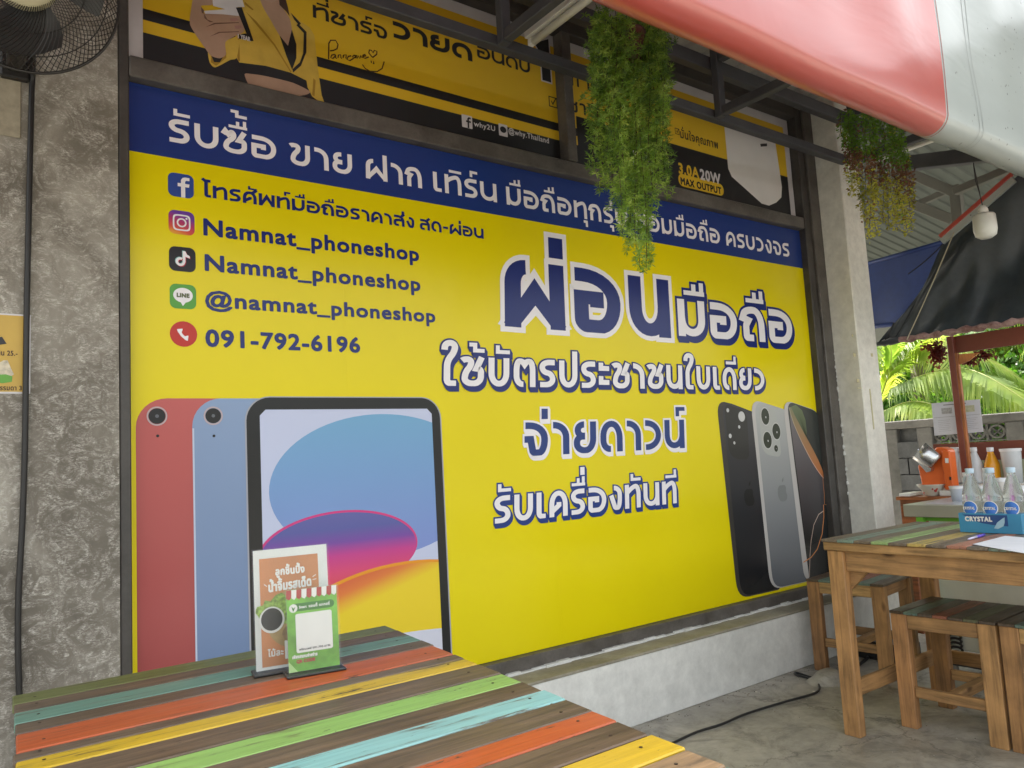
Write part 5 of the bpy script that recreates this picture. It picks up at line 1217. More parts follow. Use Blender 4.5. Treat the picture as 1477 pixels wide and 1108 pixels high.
g = MB(); gd = MB(); gs = MB()
# strand tips (picture column, bottom row)
tips = [(858, 250), (866, 275), (876, 262), (884, 300), (892, 330), (898, 305), (905, 362), (913, 352), (920, 372), (926, 335), (931, 392), (936, 345), (940, 285), (946, 300), (952, 262), (958, 240), (963, 285), (905, 300), (880, 235), (950, 200), (862, 190), (870, 215), (915, 290), (925, 300), (942, 240), (893, 280), (900, 340), (922, 388), (934, 380), (960, 270), (866, 240), (958, 180)]
top_c = px_plant(902, 18)
for (tx, ty) in tips:
    y_ = PYC_+rnd.uniform(-0.13, 0.13); bot = on_y(tx, ty, y_)
    sx = 852+(tx-852)*0.92+rnd.uniform(-4, 4); top = on_y(sx, 25+rnd.uniform(-15, 25), y_*0.6+PYC_*0.4)
    N_ = int((top.z-bot.z)/0.011)
    prev = None
    for k in range(N_+1):
        t = k/N_; p = top.lerp(bot, t) + Vector((0.010*math.sin(t*9+tx), 0.010*math.cos(t*7+ty), 0))
        if k % 6 == 0:
            if prev is not None: gs.tube([prev, p], 0.0016, 3, cap=False)
            prev = p
        rad = 0.032*(1-t**5*0.55)
        q_ = p + Vector((rnd.gauss(0, rad*0.6), rnd.gauss(0, rad*0.6), 0))
        leaf_clump(g if rnd.random() < (0.85 if (tx*7 % 3) else 0.25) else gd, q_, Vector((0, 0, -0.3)), 15, 0.026, 0.0021, rnd)
for _ in range(700):
    p = on_y(rnd.uniform(852, 958), rnd.triangular(5, 200, 60), PYC_+rnd.uniform(-0.12, 0.12)); leaf_clump(g if rnd.random() < 0.5 else gd, p, Vector((0, 0, 0)), 15, 0.026, 0.0021, rnd)
g.build('bright_foliage', G1, hp, kind='stuff'); gd.build('dark_foliage', G2, hp, kind='stuff'); gs.build('stems', ST, hp, kind='stuff')
pc = px_plant(903, 60); g = MB(); g.lathe([(0.0, -0.10), (0.055, -0.10), (0.085, 0.02), (0.09, 0.03), (0.08, 0.03), (0.0, 0.0)], pc, 20); g.build('pot', plain('pot_brown', (0.10, 0.03, 0.02, 1), 0.5), hp, smooth=True)
g = MB(); 
for dx_ in (-0.07, 0.07): g.tube([pc+Vector((dx_, 0, 0.02)), (pc.x, pc.y, 3.0)], 0.002, 4)
g.build('hanger_wire', ST, hp)
rnd = random.Random(23)
hp2 = thing('hanging_plant', 'leafy plant turning from green to red and yellow, hanging beside the pillar', 'hanging plant', group='hanging plants under the canopy')
GA = leaf_mat('vine_green', [(0.07, 0.16, 0.015), (0.16, 0.30, 0.03)], 0.3); GB = leaf_mat('vine_red', [(0.10, 0.045, 0.025), (0.22, 0.10, 0.05)], 0.3); GC_ = leaf_mat('vine_yellow', [(0.20, 0.20, 0.022), (0.46, 0.44, 0.07)], 0.35)
VY = 2.05
g = MB(); gs = MB()
tips = [(1222, 255), (1228, 280), (1235, 275), (1242, 300), (1250, 320), (1258, 344), (1264, 340), (1270, 300), (1276, 318), (1283, 330), (1290, 322), (1297, 310), (1304, 320), (1310, 338), (1316, 325), (1320, 300), (1262, 290), (1240, 250), (1280, 270), (1310, 280), (1300, 260), (1228, 230), (1216, 210), (1296, 332)]
for (tx, ty) in tips:
    y_ = VY+rnd.uniform(-0.10, 0.10); bot = on_y(tx, ty, y_); top = on_y(1214+(tx-1218)*0.85+rnd.uniform(-4, 4), 150+rnd.uniform(-6, 25), y_)
    N_ = int((top.z-bot.z)/0.0085); prev = None
    for k in range(N_+1):
        t = k/N_; p = top.lerp(bot, t) + Vector((0.008*math.sin(t*11+tx), 0.008*math.cos(t*8+ty), 0))
        if k % 6 == 0:
            if prev is not None: gs.tube([prev, p], 0.0012, 3, cap=False)
            prev = p
        zrel = (p.z-on_y(1270, 240, y_).z)/0.25
        c = 0 if zrel > 0.15+rnd.uniform(-.12, .12) else (1 if zrel > -0.30+rnd.uniform(-.25, .2) else 2)
        if rnd.random() < 0.12: c = rnd.choice((0, 1, 2))
        for _ in range(5):
            v = Vector((rnd.gauss(0, 1), rnd.gauss(0, 1), rnd.gauss(-0.2, 0.6))).normalized(); L = rnd.uniform(0.011, 0.021); s_ = v.cross(Vector((rnd.gauss(0, 1), rnd.gauss(0, 1), 1))).normalized()*L*0.36
            a_ = p + v*rnd.uniform(0.002, 0.016); g.add([a_, a_+v*L*0.45+s_, a_+v*L, a_+v*L*0.45-s_], [(0, 1, 2, 3)], c)
g.build('leaves', [GA, GB, GC_], hp2, kind='stuff'); gs.build('stems', ST, hp2, kind='stuff')
pc = on_y(1262, 150, VY); g = MB(); g.lathe([(0.0, -0.06), (0.05, -0.06), (0.075, 0.03), (0.0, 0.03)], pc, 16); g.build('pot', plain('pot_brown', None), hp2, smooth=True)
g = MB(); g.tube([pc, (pc.x, pc.y, 3.3)], 0.002, 4); g.build('hanger_wire', ST, hp2)

# ================================================================== THINGS ON THE FAR TABLE
crate_x = 3.50
T = thing('bottle_crate', 'blue printed tray packed with three water bottles on the right table', 'drink crate')
CB = plain('tray_blue', (0.05, 0.26, 0.45, 1), 0.4); CDB = plain('tray_dark_blue', (0.02, 0.07, 0.22, 1), 0.4)
ya_, yb_ = 1.585, 1.345; zc0, zc1 = TZ+0.0015, TZ+0.082
g = MB(); x0_ = crate_x; x1_ = crate_x+0.10
g.box((x0_, yb_, zc0), (x1_, ya_, zc0+0.003))
for a_, b2 in (((x0_, yb_, zc0+0.003), (x0_+0.003, ya_, zc1)), ((x1_-0.003, yb_, zc0+0.003), (x1_, ya_, zc1)), ((x0_+0.003, yb_, zc0+0.003), (x1_-0.003, yb_+0.003, zc1)), ((x0_+0.003, ya_-0.003, zc0+0.003), (x1_-0.003, ya_, zc1))): g.box(a_, b2)
g.build('tray', CB, T)
FRM = (Vector((x0_, ya_, zc0)), Vector((0, -1, 0)), Vector((0, 0, 1)), Vector((-1, 0, 0)))
def tp_(pts, l, mat, name):
    g = MB(); g.poly([FRM[0]+FRM[1]*x+FRM[2]*z+FRM[3]*(l*0.0005) for x, z in pts]); return g.build(name, mat, T)
tp_([(0.015, 0.075), (0.19, 0.075), (0.19, 0.030), (0.13, 0.034), (0.09, 0.040), (0.055, 0.052)], 1, CDB, 'printed_field')
write(T, 'CRYSTAL', 0.026, 0.130, 0.048, 0.018, [(0.0014, CWH, 0, 0, 0)], 0, ref='S', frame=FRM, track=0.08)
tp_([(0.135, 0.020), (0.150, 0.045), (0.172, 0.062), (0.180, 0.066), (0.178, 0.045), (0.172, 0.030), (0.150, 0.018)], 2, plain('print_pale_blue', (0.35, 0.55, 0.66, 1), 0.4), 'printed_splash')
PET = clear_plastic('pet_plastic'); CAPM = plain('cap_blue_white', (0.45, 0.58, 0.68, 1), 0.4); LBL = plain('label_blue', (0.04, 0.17, 0.55, 1), 0.35)
def bottle_prof(): return [(0.0, 0.0), (0.036, 0.002), (0.040, 0.010), (0.040, 0.060), (0.0385, 0.066), (0.040, 0.072), (0.040, 0.120), (0.0385, 0.126), (0.040, 0.132), (0.038, 0.155), (0.030, 0.190), (0.018, 0.225), (0.0145, 0.235), (0.0145, 0.250)]
labs = ['clear water bottle at the left end of the blue tray', 'clear water bottle in the middle of the blue tray', 'clear water bottle at the right end of the blue tray']
for k in range(3):
    yc = 1.542-0.080*k
    Bt = thing('water_bottle', labs[k], 'bottle', group='water bottles in the blue tray')
    Bt.location = (crate_x+0.050, yc, TZ+0.0055)
    def pb2(name, mbb, m, sm=True):
        me = mbb.mesh(name, m, sm); ob = bpy.data.objects.new(name, me); COL.objects.link(ob); ob.parent = Bt; return ob
    g = MB(); g.lathe(bottle_prof(), (0, 0, 0), 28); pb2('bottle_body', g, PET)
    g = MB(); g.lathe([(0.017, 0.243), (0.0175, 0.262), (0.016, 0.264), (0, 0.264)], (0, 0, 0), 20); pb2('cap', g, CAPM)
    def lab(r, rad, m, nm, off):
        g = MB(); vs = [(-rad*math.cos(0)*1.0, 0, 0.098)]
        cyl = lambda dy, dz: (-rad*math.cos(dy/rad), -rad*math.sin(dy/rad), 0.098+dz)
        vs = [cyl(0, 0)] + [cyl(r*math.cos(a_), r*math.sin(a_)) for a_ in [2*math.pi*i/28 for i in range(28)]]
        vs2 = [cyl(r*0.5*math.cos(a_), r*0.5*math.sin(a_)) for a_ in [2*math.pi*i/28 for i in range(28)]]
        g.add(vs+vs2, [(0, 29+i, 29+(i+1) % 28) for i in range(28)] + [(29+i, 1+i, 1+(i+1) % 28, 29+(i+1) % 28) for i in range(28)]); return pb2(nm, g, m, False)
    lab(0.031, 0.0408, CWH, 'label_rim', 0); lab(0.028, 0.0413, LBL, 'label', 0)
    write(Bt, 'CRYSTAL', -0.024, 0.022, 0.092, 0.011, [(0.0005, CWH, 0, 0, 0)], 0, ref='S', frame=(Vector((-0.0420, 0, 0))+Vector((0, 0, 0)), Vector((0, -1, 0)), Vector((0, 0, 1)), Vector((-1, 0, 0))), track=0.05, name='label_text')
# lettering built in world space under a moved parent is shifted back by build(); undo for bottles
for ob in bpy.data.objects:
    if ob.name.startswith('label_text') and ob.parent: ob.location = (0, 0, 0)
a_, b2 = on_z(1397, 780, TZ), on_z(1420, 773.5, TZ)
pn = thing('pen', 'purple and white ballpoint pen lying by the blue tray', 'pen'); up = Vector((0, 0, 0.006))
g = MB(); g.tube([a_+up, a_.lerp(b2, 0.5)+up], [0.004, 0.005], 8); g.build('barrel', plain('pen_white', (0.62, 0.6, 0.8, 1), 0.3), pn, smooth=True)
g = MB(); g.tube([a_.lerp(b2, 0.5)+up, b2+up], 0.0056, 8); g.build('cap', plain('pen_purple', (0.13, 0.08, 0.55, 1), 0.3), pn, smooth=True)
g = MB(); P4 = [on_z(1403, 786, TZ), on_z(1450, 774, TZ), on_z(1540, 782, TZ), on_z(1500, 803, TZ)]
g.prism([p+Vector((0, 0, 0.0016)) for p in P4], (0, 0, 0.0012)); o = g.build('paper_sheet', plain('paper', (0.74, 0.76, 0.82, 1), 0.6)); recalc(o); tag(o, 'white paper sheet lying flat on the right table', 'paper')

# ================================================================== CART, STAND, MACHINE, BOTTLES BEHIND
CX = 4.20
ct = thing('food_cart', 'low cart with pale grey top, white body and green corner post behind the right table', 'cart')
GT = plain('cart_top', (0.50, 0.50, 0.45, 1), 0.35); GS = plain('cart_edge', (0.30, 0.29, 0.235, 1), 0.5); GW = plain('cart_body', (0.56, 0.55, 0.48, 1), 0.55); GG = plain('cart_green', (0.14, 0.42, 0.035, 1), 0.45)
zt_ = 0.872; y_l = on_x(1302, 730, CX).y
g = MB(); g.box((CX, 0.9, zt_-0.062), (CX+0.62, y_l, zt_)); g.build('top_slab', GS, ct, bevel=0.003)
g = MB(); g.box((CX+0.001, 0.902, zt_+0.0005), (CX+0.618, y_l-0.002, zt_+0.004)); g.build('top_sheet', GT, ct)
g = MB(); g.box((CX+0.06, 0.95, 0.12), (CX+0.58, y_l-0.10, zt_-0.0625)); g.build('cart_body', GW, ct, bevel=0.004)
g = MB(); g.box((CX+0.01, y_l-0.095, 0.03), (CX+0.045, y_l-0.06, zt_-0.0625)); g.build('green_post', GG, ct)
g = MB(); g.box((CX+0.05, y_l-0.30, zt_-0.085), (CX+0.30, y_l-0.05, zt_-0.063)); g.build('green_rail', GG, ct)
g = MB(); g.box((CX+0.015, 0.95, 0.05), (CX+0.055, y_l-0.12, 0.11)); g.build('dark_base', plain('rust_dark', (0.05, 0.04, 0.035, 1), 0.6), ct)
g = MB(); p = on_x(1378, 930, CX+0.04)
for k in range(9): g.tube([(CX+0.045, p.y+0.03*math.cos(a_), p.z-0.09+0.022*k+0.012*math.sin(a_)) for a_ in [math.pi*i/6 for i in range(-1, 8)]], 0.007, 5)
g.build('spring_handle', BKM, ct)
p = on_x(1376, 975, CX+0.04); g = MB(); g.lathe([(0.0, -0.012), (0.03, -0.012), (0.03, 0.012), (0, 0.012)], (CX+0.03, p.y, 0.03), 16, axis=(1, 0, 0)); g.build('caster', plain('caster_grey', (0.25, 0.23, 0.2, 1), 0.5), ct)
g = MB(); P4 = [on_z(px, py, zt_+0.004) for px, py in ((1335, 727), (1380, 716), (1430, 716), (1420, 730))]; g.prism([p+Vector((0, 0, 0.001)) for p in P4], (0, 0, 0.0012)); o = g.build('menu_leaflet', plain('leaflet', (0.66, 0.70, 0.76, 1), 0.3, var=0.3, nscale=20)); recalc(o); tag(o, 'pale leaflet lying on the grey cart top', 'leaflet')

SXP = 4.95
stn = thing('wooden_stand', 'orange brown wooden stand carrying the shaving machine and bowl', 'stand')
BW = raw_wood('stand_wood', (0.36, 0.12, 0.035), 1)
zst = 0.862; ya2 = on_x(1292, 716, SXP).y
g = MB(); g.box((SXP, 1.9, zst-0.022), (SXP+0.5, ya2, zst)); g.build('stand_top', BW, stn)
g = MB(); g.box((SXP+0.01, 1.95, zst-0.35), (SXP+0.03, ya2-0.02, zst-0.0225)); g.build('front_board', BW, stn)
for yy in (1.96, ya2-0.07):
    g = MB(); g.box((SXP+0.031, yy, 0.0), (SXP+0.08, yy+0.05, zst-0.0225)); g.build('leg', BW, stn)
def X(px, py, x): p = on_x(px, py, x); return p
mc = thing('ice_shaver', 'orange ice shaving machine with tilted steel drum', 'machine')
OG = plain('machine_orange', (0.72, 0.13, 0.02, 1), 0.35); SS = plain('steel', (0.55, 0.55, 0.55, 1), 0.25, 0.9)
MX = SXP+0.10
def off(px, py): return 1250+px/6.507, 620+py/6.507
pts = [X(*off(*p), MX) for p in ((480, 340), (520, 520), (725, 540), (740, 565), (810, 560), (795, 450), (770, 210), (760, 185), (700, 165), (650, 165), (620, 220))]
g = MB(); g.prism(pts, (0.09, 0, 0)); ob = g.build('body', OG, mc, bevel=0.004); recalc(ob)
g = MB(); pts = [X(*off(*p), MX-0.03) for p in ((705, 195), (770, 205), (795, 400), (808, 560), (742, 565), (722, 400), (705, 330))]; g.prism(pts, (0.028, 0, 0)); ob = g.build('side_cover', OG, mc, bevel=0.003); recalc(ob)
g = MB(); pts = [X(*off(*p), MX-0.032) for p in ((735, 265), (768, 268), (770, 312), (738, 312))]; g.poly(pts); g.build('sticker', CWH, mc)
g = MB(); pts = [X(*off(*p), MX-0.032) for p in ((775, 440), (795, 442), (797, 475), (777, 472))]; g.poly(pts); g.build('switch', BASE, mc)
dc = X(*off(625, 285), MX-0.05); dm = X(*off(520, 215), MX-0.07); axd = (dm-dc).normalized(); Ld = (dm-dc).length
g = MB(); g.lathe([(0.0, -0.02), (0.050, -0.02), (0.056, 0.0), (0.060, Ld*0.55), (0.066, Ld+0.02), (0.062, Ld+0.02), (0.055, Ld*0.5), (0.0, Ld*0.45)], dc, 28, axis=axd); g.build('drum', SS, mc, smooth=True)
g = MB(); g.tube([dc+axd*(Ld*0.5), dm+axd*0.03], 0.012, 8); 
for k in range(3):
    a_ = 2*math.pi*k/3+0.5; u3 = axd.cross(Vector((1, 0, 0))).normalized(); v3 = axd.cross(u3); e = dm+(u3*math.cos(a_)+v3*math.sin(a_))*0.055+axd*0.01; g.beam(dm, e, 0.02, 0.006)
g.build('drum_blades', SS, mc)
g = MB(); pts = [X(*off(*p), MX-0.04) for p in ((425, 250), (560, 400), (600, 390), (610, 350), (520, 320))]; g.prism(pts, (0.05, 0, 0)); ob = g.build('spout', SS, mc); recalc(ob)
g = MB(); p = X(*off(775, 620), MX); g.box((MX-0.03, p.y-0.045, zst+0.001), (MX+0.12, p.y+0.045, zst+0.035)); g.build('foot', TUBE, mc, bevel=0.004)
bw = thing('bowl', 'white flowered bowl under the orange machine', 'bowl')
bc = X(*off(570, 625), SXP+0.03); g = MB(); bc.z = zst+0.001
bxx = bc + Vector((0.07, 0, 0)); g.lathe([(0.0, 0.0), (0.035, 0.0), (0.04, 0.008), (0.085, 0.070), (0.088, 0.074), (0.082, 0.070), (0.03, 0.012), (0.0, 0.01)], bxx, 28); g.build('bowl_body', plain('bowl_white', (0.66, 0.66, 0.58, 1), 0.3), bw, smooth=True)
g = MB(); 
for (dy, dz, r) in ((-0.045, 0.035, 0.010), (-0.035, 0.045, 0.006), (0.03, 0.02, 0.005), (-0.055, 0.045, 0.006)):
    rr2 = 0.040+(dz)*0.72; xx = -math.sqrt(max(0, rr2*rr2-dy*dy))-0.003; g.lathe([(0, 0.002), (r, 0.001), (r, 0)], bxx+Vector((xx, dy, dz)), 7, axis=(-1, 0, 0.3))
g.build('flower_print', RD, bw)
g = MB(); p = X(*off(330, 585), SXP+0.02); g.box((SXP+0.01, p.y-0.05, zst+0.001), (SXP+0.2, p.y+0.015, zst+0.022)); o = g.build('tray_dish', TUBE, bevel=0.003); tag(o, 'shallow pale tray left of the flowered bowl', 'tray')

# red-brown stall frame
RB = plain('stall_paint', (0.19, 0.05, 0.03, 1), 0.45, var=0.25, nscale=5); RBW = raw_wood('stall_wood', (0.40, 0.15, 0.05), 2)
SX = 5.35
st = thing('wooden_stall', 'red brown painted wooden stall frame at the right edge', 'stall')
p1, p2 = X(1367, 487, SX), X(1374, 510, SX); q1 = X(1478, 467, SX)
g = MB(); g.box((SX, 0.9, p2.z), (SX+0.03, p1.y+0.0, p1.z)); g.build('top_beam', RB, st, bevel=0.003)
g = MB(); a0, a1 = X(1366, 500, SX-0.03), X(1378, 500, SX-0.03); b0, b1 = X(1378, 660, SX-0.03), X(1385, 660, SX-0.03)
yl, yr = a0.y-0.0, a1.y+0.012
g.box((SX-0.032, yr-0.0, 0.0), (SX-0.001, yl, p1.z+0.002)); g.build('post', RB, st, bevel=0.003)
g = MB(); g.box((SX-0.030, yr-0.018, 0.0), (SX-0.003, yr-0.001, p2.z-0.001)); g.build('post_edge', RBW, st, bevel=0.002)
g = MB(); g.prism([X(1383, 511, SX-0.02), X(1411, 509, SX-0.02), X(1396, 521, SX-0.02), X(1383, 526, SX-0.02)], (0.02, 0, 0)); ob = g.build('corner_bracket', RBW, st); recalc(ob)
r0, r1 = X(1345, 641, SX+0.25), X(1345, 660, SX+0.25)
g = MB(); g.box((SX+0.25, 1.0, r1.z-0.03), (SX+0.28, r0.y, r0.z)); g.build('back_rail', RB, st, bevel=0.003)
g = MB(); g.box((SX+0.24, 1.0, r1.z-0.26), (SX+0.26, r0.y-0.22, r1.z-0.032)); g.build('back_panel', plain('panel_pale', (0.36, 0.38, 0.24, 1), 0.5), st)
g = MB(); g.box((SX+0.0, 1.0, 0.895), (SX+0.235, r0.y-0.10, 0.915)); g.build('shelf', TUBE, st)
g = MB(); g.box((SX+0.001, 1.0, 0.55), (SX+0.02, r0.y-0.12, 0.894)); g.build('counter_front', plain('counter_pale', (0.5, 0.52, 0.5, 1), 0.5, var=0.4, nscale=5), st)
# paper notice
nt_ = thing('paper_notice', 'white printed notice hanging behind the red brown stall post', 'notice')
c4 = [X(1343.5, 582, SX+0.05), X(1413, 576, SX+0.05), X(1418.5, 623, SX+0.05), X(1348, 628.5, SX+0.05)]
g = MB(); g.prism(c4, (0.0012, 0, 0)); ob = g.build('sheet', plain('notice_paper', (0.60, 0.62, 0.68, 1), 0.5, var=0.06), nt_); recalc(ob)
def nf(u1, v1, u2, v2, mat, nm, l=1):
    f = lambda u, v: (c4[0]*(1-u)*(1-v)+c4[1]*u*(1-v)+c4[2]*u*v+c4[3]*(1-u)*v) + Vector((-0.0006*l, 0, 0))
    g = MB(); g.poly([f(u1, v1), f(u2, v1), f(u2, v2), f(u1, v2)]); g.build(nm, mat, nt_)
GI = plain('notice_ink', (0.22, 0.22, 0.24, 1), 0.6)
nf(0.25, 0.07, 0.72, 0.10, GI, 'heading_line'); nf(0.03, 0.45, 0.97, 0.458, GI, 'rule_line')
for k in range(7): nf(0.62, 0.55+0.055*k, 0.92-0.04*(k % 3), 0.556+0.055*k, GI, 'text_line'); nf(0.10, 0.55+0.055*k, 0.36-0.03*(k % 2), 0.555+0.055*k, GI, 'text_line')
nf(0.20, 0.18, 0.42, 0.36, plain('notice_photo_grey', (0.42, 0.43, 0.44, 1), 0.6, var=0.5, nscale=70), 'picture_patch'); nf(0.62, 0.16, 0.88, 0.36, plain('notice_photo_yellow', (0.52, 0.53, 0.36, 1), 0.6, var=0.3, nscale=70), 'picture_patch')

# syrup bottles and tub on the stall shelf
MLK = plain('bottle_milky', (0.62, 0.65, 0.68, 1), 0.2, var=0.1, nscale=20); WCAP = plain('cap_white', (0.74, 0.74, 0.76, 1), 0.4)
specs = [(1377, 'milky bottle half hidden by the orange machine', 0), (1383, 'milky bottle just left of the wooden post', 0), (1394, 'milky bottle just right of the wooden post', 0), (1409, 'milky bottle between the post and the orange drink bottle', 0), (1433, 'bottle of bright orange drink with a white cap', 1)]
ODR = plain('orange_drink', (0.75, 0.33, 0.01, 1), 0.25)
for (px, lb, kind_) in specs:
    p = X(px, 690, SX+0.10); base = Vector((SX+0.10, p.y, 0.9155))
    topz = X(px, 645, SX+0.10).z
    H = topz-base.z
    Bt = thing('syrup_bottle', lb, 'bottle', group='drink bottles on the stall shelf')
    g = MB(); g.lathe([(0.0, 0.0), (0.042, 0.002), (0.044, 0.02), (0.046, H*0.50), (0.043, H*0.56), (0.030, H*0.70), (0.020, H*0.82), (0.017, H*0.86), (0.017, H*0.92)], base, 20); g.build('bottle_body', ODR if kind_ else MLK, Bt, smooth=True)
    g = MB(); g.lathe([(0.020, H*0.88), (0.020, H*0.995), (0.0, H)], base, 16); g.build('cap', WCAP, Bt, smooth=True)
p0, p1 = X(1442, 650, SX+0.1), X(1473, 650, SX+0.1); cyy = (p0.y+p1.y)/2; rw = abs(p0.y-p1.y)/2
tb_ = thing('food_tub', 'clear lidded tub of brown food beside the orange drink bottle', 'tub'); topz = X(1457, 647, SX+0.1).z
g = MB(); g.lathe([(0.0, 0), (rw*0.82, 0), (rw*0.95, topz-0.9155-0.015), (rw*0.95, topz-0.9155-0.012)], (SX+0.1, cyy, 0.9155), 24); g.build('tub_body', MLK, tb_, smooth=True)
g = MB(); g.lathe([(0.0, 0.01), (rw*0.76, 0.01), (rw*0.80, 0.08), (rw*0.3, 0.15), (0.0, 0.16)], (SX+0.1, cyy, 0.9155), 20); g.build('tub_contents', plain('brown_food', (0.30, 0.13, 0.05, 1), 0.7, var=0.6, nscale=60), tb_, smooth=True)
g = MB(); g.lathe([(rw*0.99, topz-0.9155-0.018), (rw*1.02, topz-0.9155-0.002), (rw*0.98, topz-0.9155), (0.0, topz-0.9155)], (SX+0.1, cyy, 0.9155), 24); g.build('lid', WCAP, tb_, smooth=True)
# small tubs between
for (px, py, col, lb) in ((1415, 706, (0.45, 0.60, 0.58, 1), 'pale teal plastic tub behind the middle water bottle'), (1473, 700, (0.55, 0.50, 0.45, 1), 'beige plastic tub behind the right water bottle'), (1384, 706, (0.55, 0.58, 0.66, 1), 'white and blue tub right of the orange machine')):
    p = X(px, py, 4.45); tz_ = zt_+0.0045
    tt = thing('plastic_tub', lb, 'tub'); hh = 0.075; k_ = plain('tub_'+str(px), col, 0.35)
    g = MB(); g.lathe([(0.0, 0), (0.042, 0), (0.048, hh)], (4.45, p.y, tz_), 20); g.build('tub_body', k_, tt, smooth=True)
    g = MB(); g.lathe([(0.050, hh-0.006), (0.052, hh+0.008), (0, hh+0.010)], (4.45, p.y, tz_), 20); g.build('lid', WCAP, tt, smooth=True)

for (px, py, xx, zb_, hh, rr, kind_, col, lb) in ((1398, 706, 4.62, zt_+0.0045, 0.13, 0.030, 'jar', (0.50, 0.56, 0.60, 1), 'tall pale jar behind the left water bottle'), (1446, 706, 4.55, zt_+0.0045, 0.10, 0.036, 'jar', (0.62, 0.58, 0.55, 1), 'white jar between the middle and right water bottles'), (1428, 706, 4.70, zt_+0.0045, 0.15, 0.030, 'jar', (0.66, 0.68, 0.70, 1), 'narrow white jar under the orange drink bottle'), (1470, 725, 4.40, zt_+0.0045, 0.055, 0.045, 'bowl', (0.45, 0.10, 0.40, 1), 'purple bowl behind the right water bottle')):
    p = X(px, py, xx); tt = thing('storage_'+kind_, lb, kind_); k_ = plain('jar_'+str(px), col, 0.3, var=0.2, nscale=30)
    g = MB(); g.lathe([(0.0, 0), (rr*0.9, 0), (rr, 0.01), (rr, hh*0.85), (rr*0.8, hh)], (xx, p.y, zb_), 18); g.build('body', k_, tt, smooth=True)
    g = MB(); g.lathe([(rr*0.86, hh-0.002), (rr*0.86, hh+0.018), (0, hh+0.02)], (xx, p.y, zb_), 18); g.build('lid', WCAP, tt, smooth=True)

# ================================================================== TARPS, ROPES, PENDANT LAMP
DX = 5.0
dt = thing('dark_tarp', 'dark navy tarp blind stretched above the stall with a rolled bottom pole', 'tarp')
TM = stained('tarp_navy', (0.036, 0.046, 0.056, 1), (0.016, 0.022, 0.027, 1), 2.5, 0.45, False, 0.2)
Pt = [(X(1360, 350, DX), X(1262+8, 495, DX)), (X(1382, 331, DX), X(1300, 489, DX)), (X(1455, 265, DX), X(1380, 476, DX)), (X(1560, 170, DX), X(1500, 459, DX))]
g = MB(); vs = []; NU, NV = 24, 14
for i in range(NU+1):
    u = i/NU*3; k = min(2, int(u)); f = u-k; a_ = Pt[k][0].lerp(Pt[k+1][0], f); b2 = Pt[k][1].lerp(Pt[k+1][1], f)
    for j in range(NV+1):
        v = j/NV; p = a_.lerp(b2, v); vs.append(p + Vector((0.035*math.sin(u*2.3+v*4)*math.sin(math.pi*v)+0.05*math.sin(math.pi*v)+0.020*math.sin(u*7+v*5)*v+0.012*math.sin(u*15-v*8)*v, 0, 0)))
g.add(vs, [(i*(NV+1)+j, i*(NV+1)+j+1, (i+1)*(NV+1)+j+1, (i+1)*(NV+1)+j) for i in range(NU) for j in range(NV)]); g.build('tarp_sheet', TM, dt, smooth=True)
RL = stained('tarp_roll', (0.42, 0.28, 0.26, 1), (0.13, 0.05, 0.045, 1), 14, 0.6, False, 0.3)
a_, b2 = X(1290, 492, DX-0.01), X(1500, 459, DX-0.01); g = MB(); pp = [a_.lerp(b2, k/30)+Vector((0, 0, 0.004*math.sin(k*1.3))) for k in range(31)]; g.tube(pp, [0.020+0.006*math.sin(k*2.1)*(k > 3) for k in range(31)], 8); g.build('bottom_roll', RL, dt, smooth=True)
a_, b2 = X(1262, 497, DX-0.01), X(1300, 489.5, DX-0.01); g = MB(); g.tube([a_.lerp(b2, k/8) for k in range(9)], [0.014, 0.015, 0.018, 0.024, 0.022, 0.027, 0.024, 0.022, 0.018], 8); g.build('pole_end', TM, dt, smooth=True)
# red and white edge strip along the tarp top
g = MB(); e0, e1 = X(1358, 348, DX-0.02), X(1462, 258, DX-0.02); g.beam(e0, e1, 0.02, 0.05, up=(0, 0, 1)); g.build('white_edge', CWHT, dt)
g = MB(); g.beam(e0+Vector((-.012, 0, 0.028)), e1+Vector((-.012, 0, 0.028)), 0.02, 0.022); g.build('red_edge', RED, dt)
bt = thing('blue_tarp', 'plain blue tarp hanging behind the cream pillar', 'tarp')
BT_ = stained('tarp_blue', (0.012, 0.038, 0.18, 1), (0.009, 0.027, 0.13, 1), 1.5, 0.5, False, 0.15)
TX = 7.0; tl, tr_, br, bl = X(1225, 388, TX), X(1368, 347, TX), X(1330, 462, TX), X(1225, 476, TX)
g = MB(); vs = []
for i in range(13):
    for j in range(9):
        u, v = i/12, j/8; p = tl*(1-u)*(1-v)+tr_*u*(1-v)+br*u*v+bl*(1-u)*v; vs.append(p+Vector((0.03*math.sin(6*u)*v, 0, 0)))
g.add(vs, [(i*9+j, i*9+j+1, (i+1)*9+j+1, (i+1)*9+j) for i in range(12) for j in range(8)]); g.build('tarp_sheet', BT_, bt, smooth=True)
g = MB(); g.tube([bl, br], 0.022, 8); g.build('hem', BT_, bt, smooth=True); g = MB(); g.tube([tl, tr_], 0.020, 8); g.build('hem', BT_, bt, smooth=True)
RP = plain('rope_grey', (0.42, 0.38, 0.28, 1), 0.7)
for (aa, bb, lb, m) in (((1376, 335), (1308, 490), 'pale rope running down the edge of the dark tarp', RP), ((1360, 352), (1310, 395), 'short dark rope crossing the blue tarp', BASE), ((1289, 465), (1277, 490), 'short dark cord tying the tarp pole end', BASE)):
    g = MB(); A, Bb = X(*aa, DX-0.04), X(*bb, DX-0.04); g.tube([A.lerp(Bb, k/8)+Vector((0, 0, -0.01*math.sin(math.pi*k/8))) for k in range(9)], 0.0035, 5); o = g.build('rope', m); tag(o, lb, 'rope')
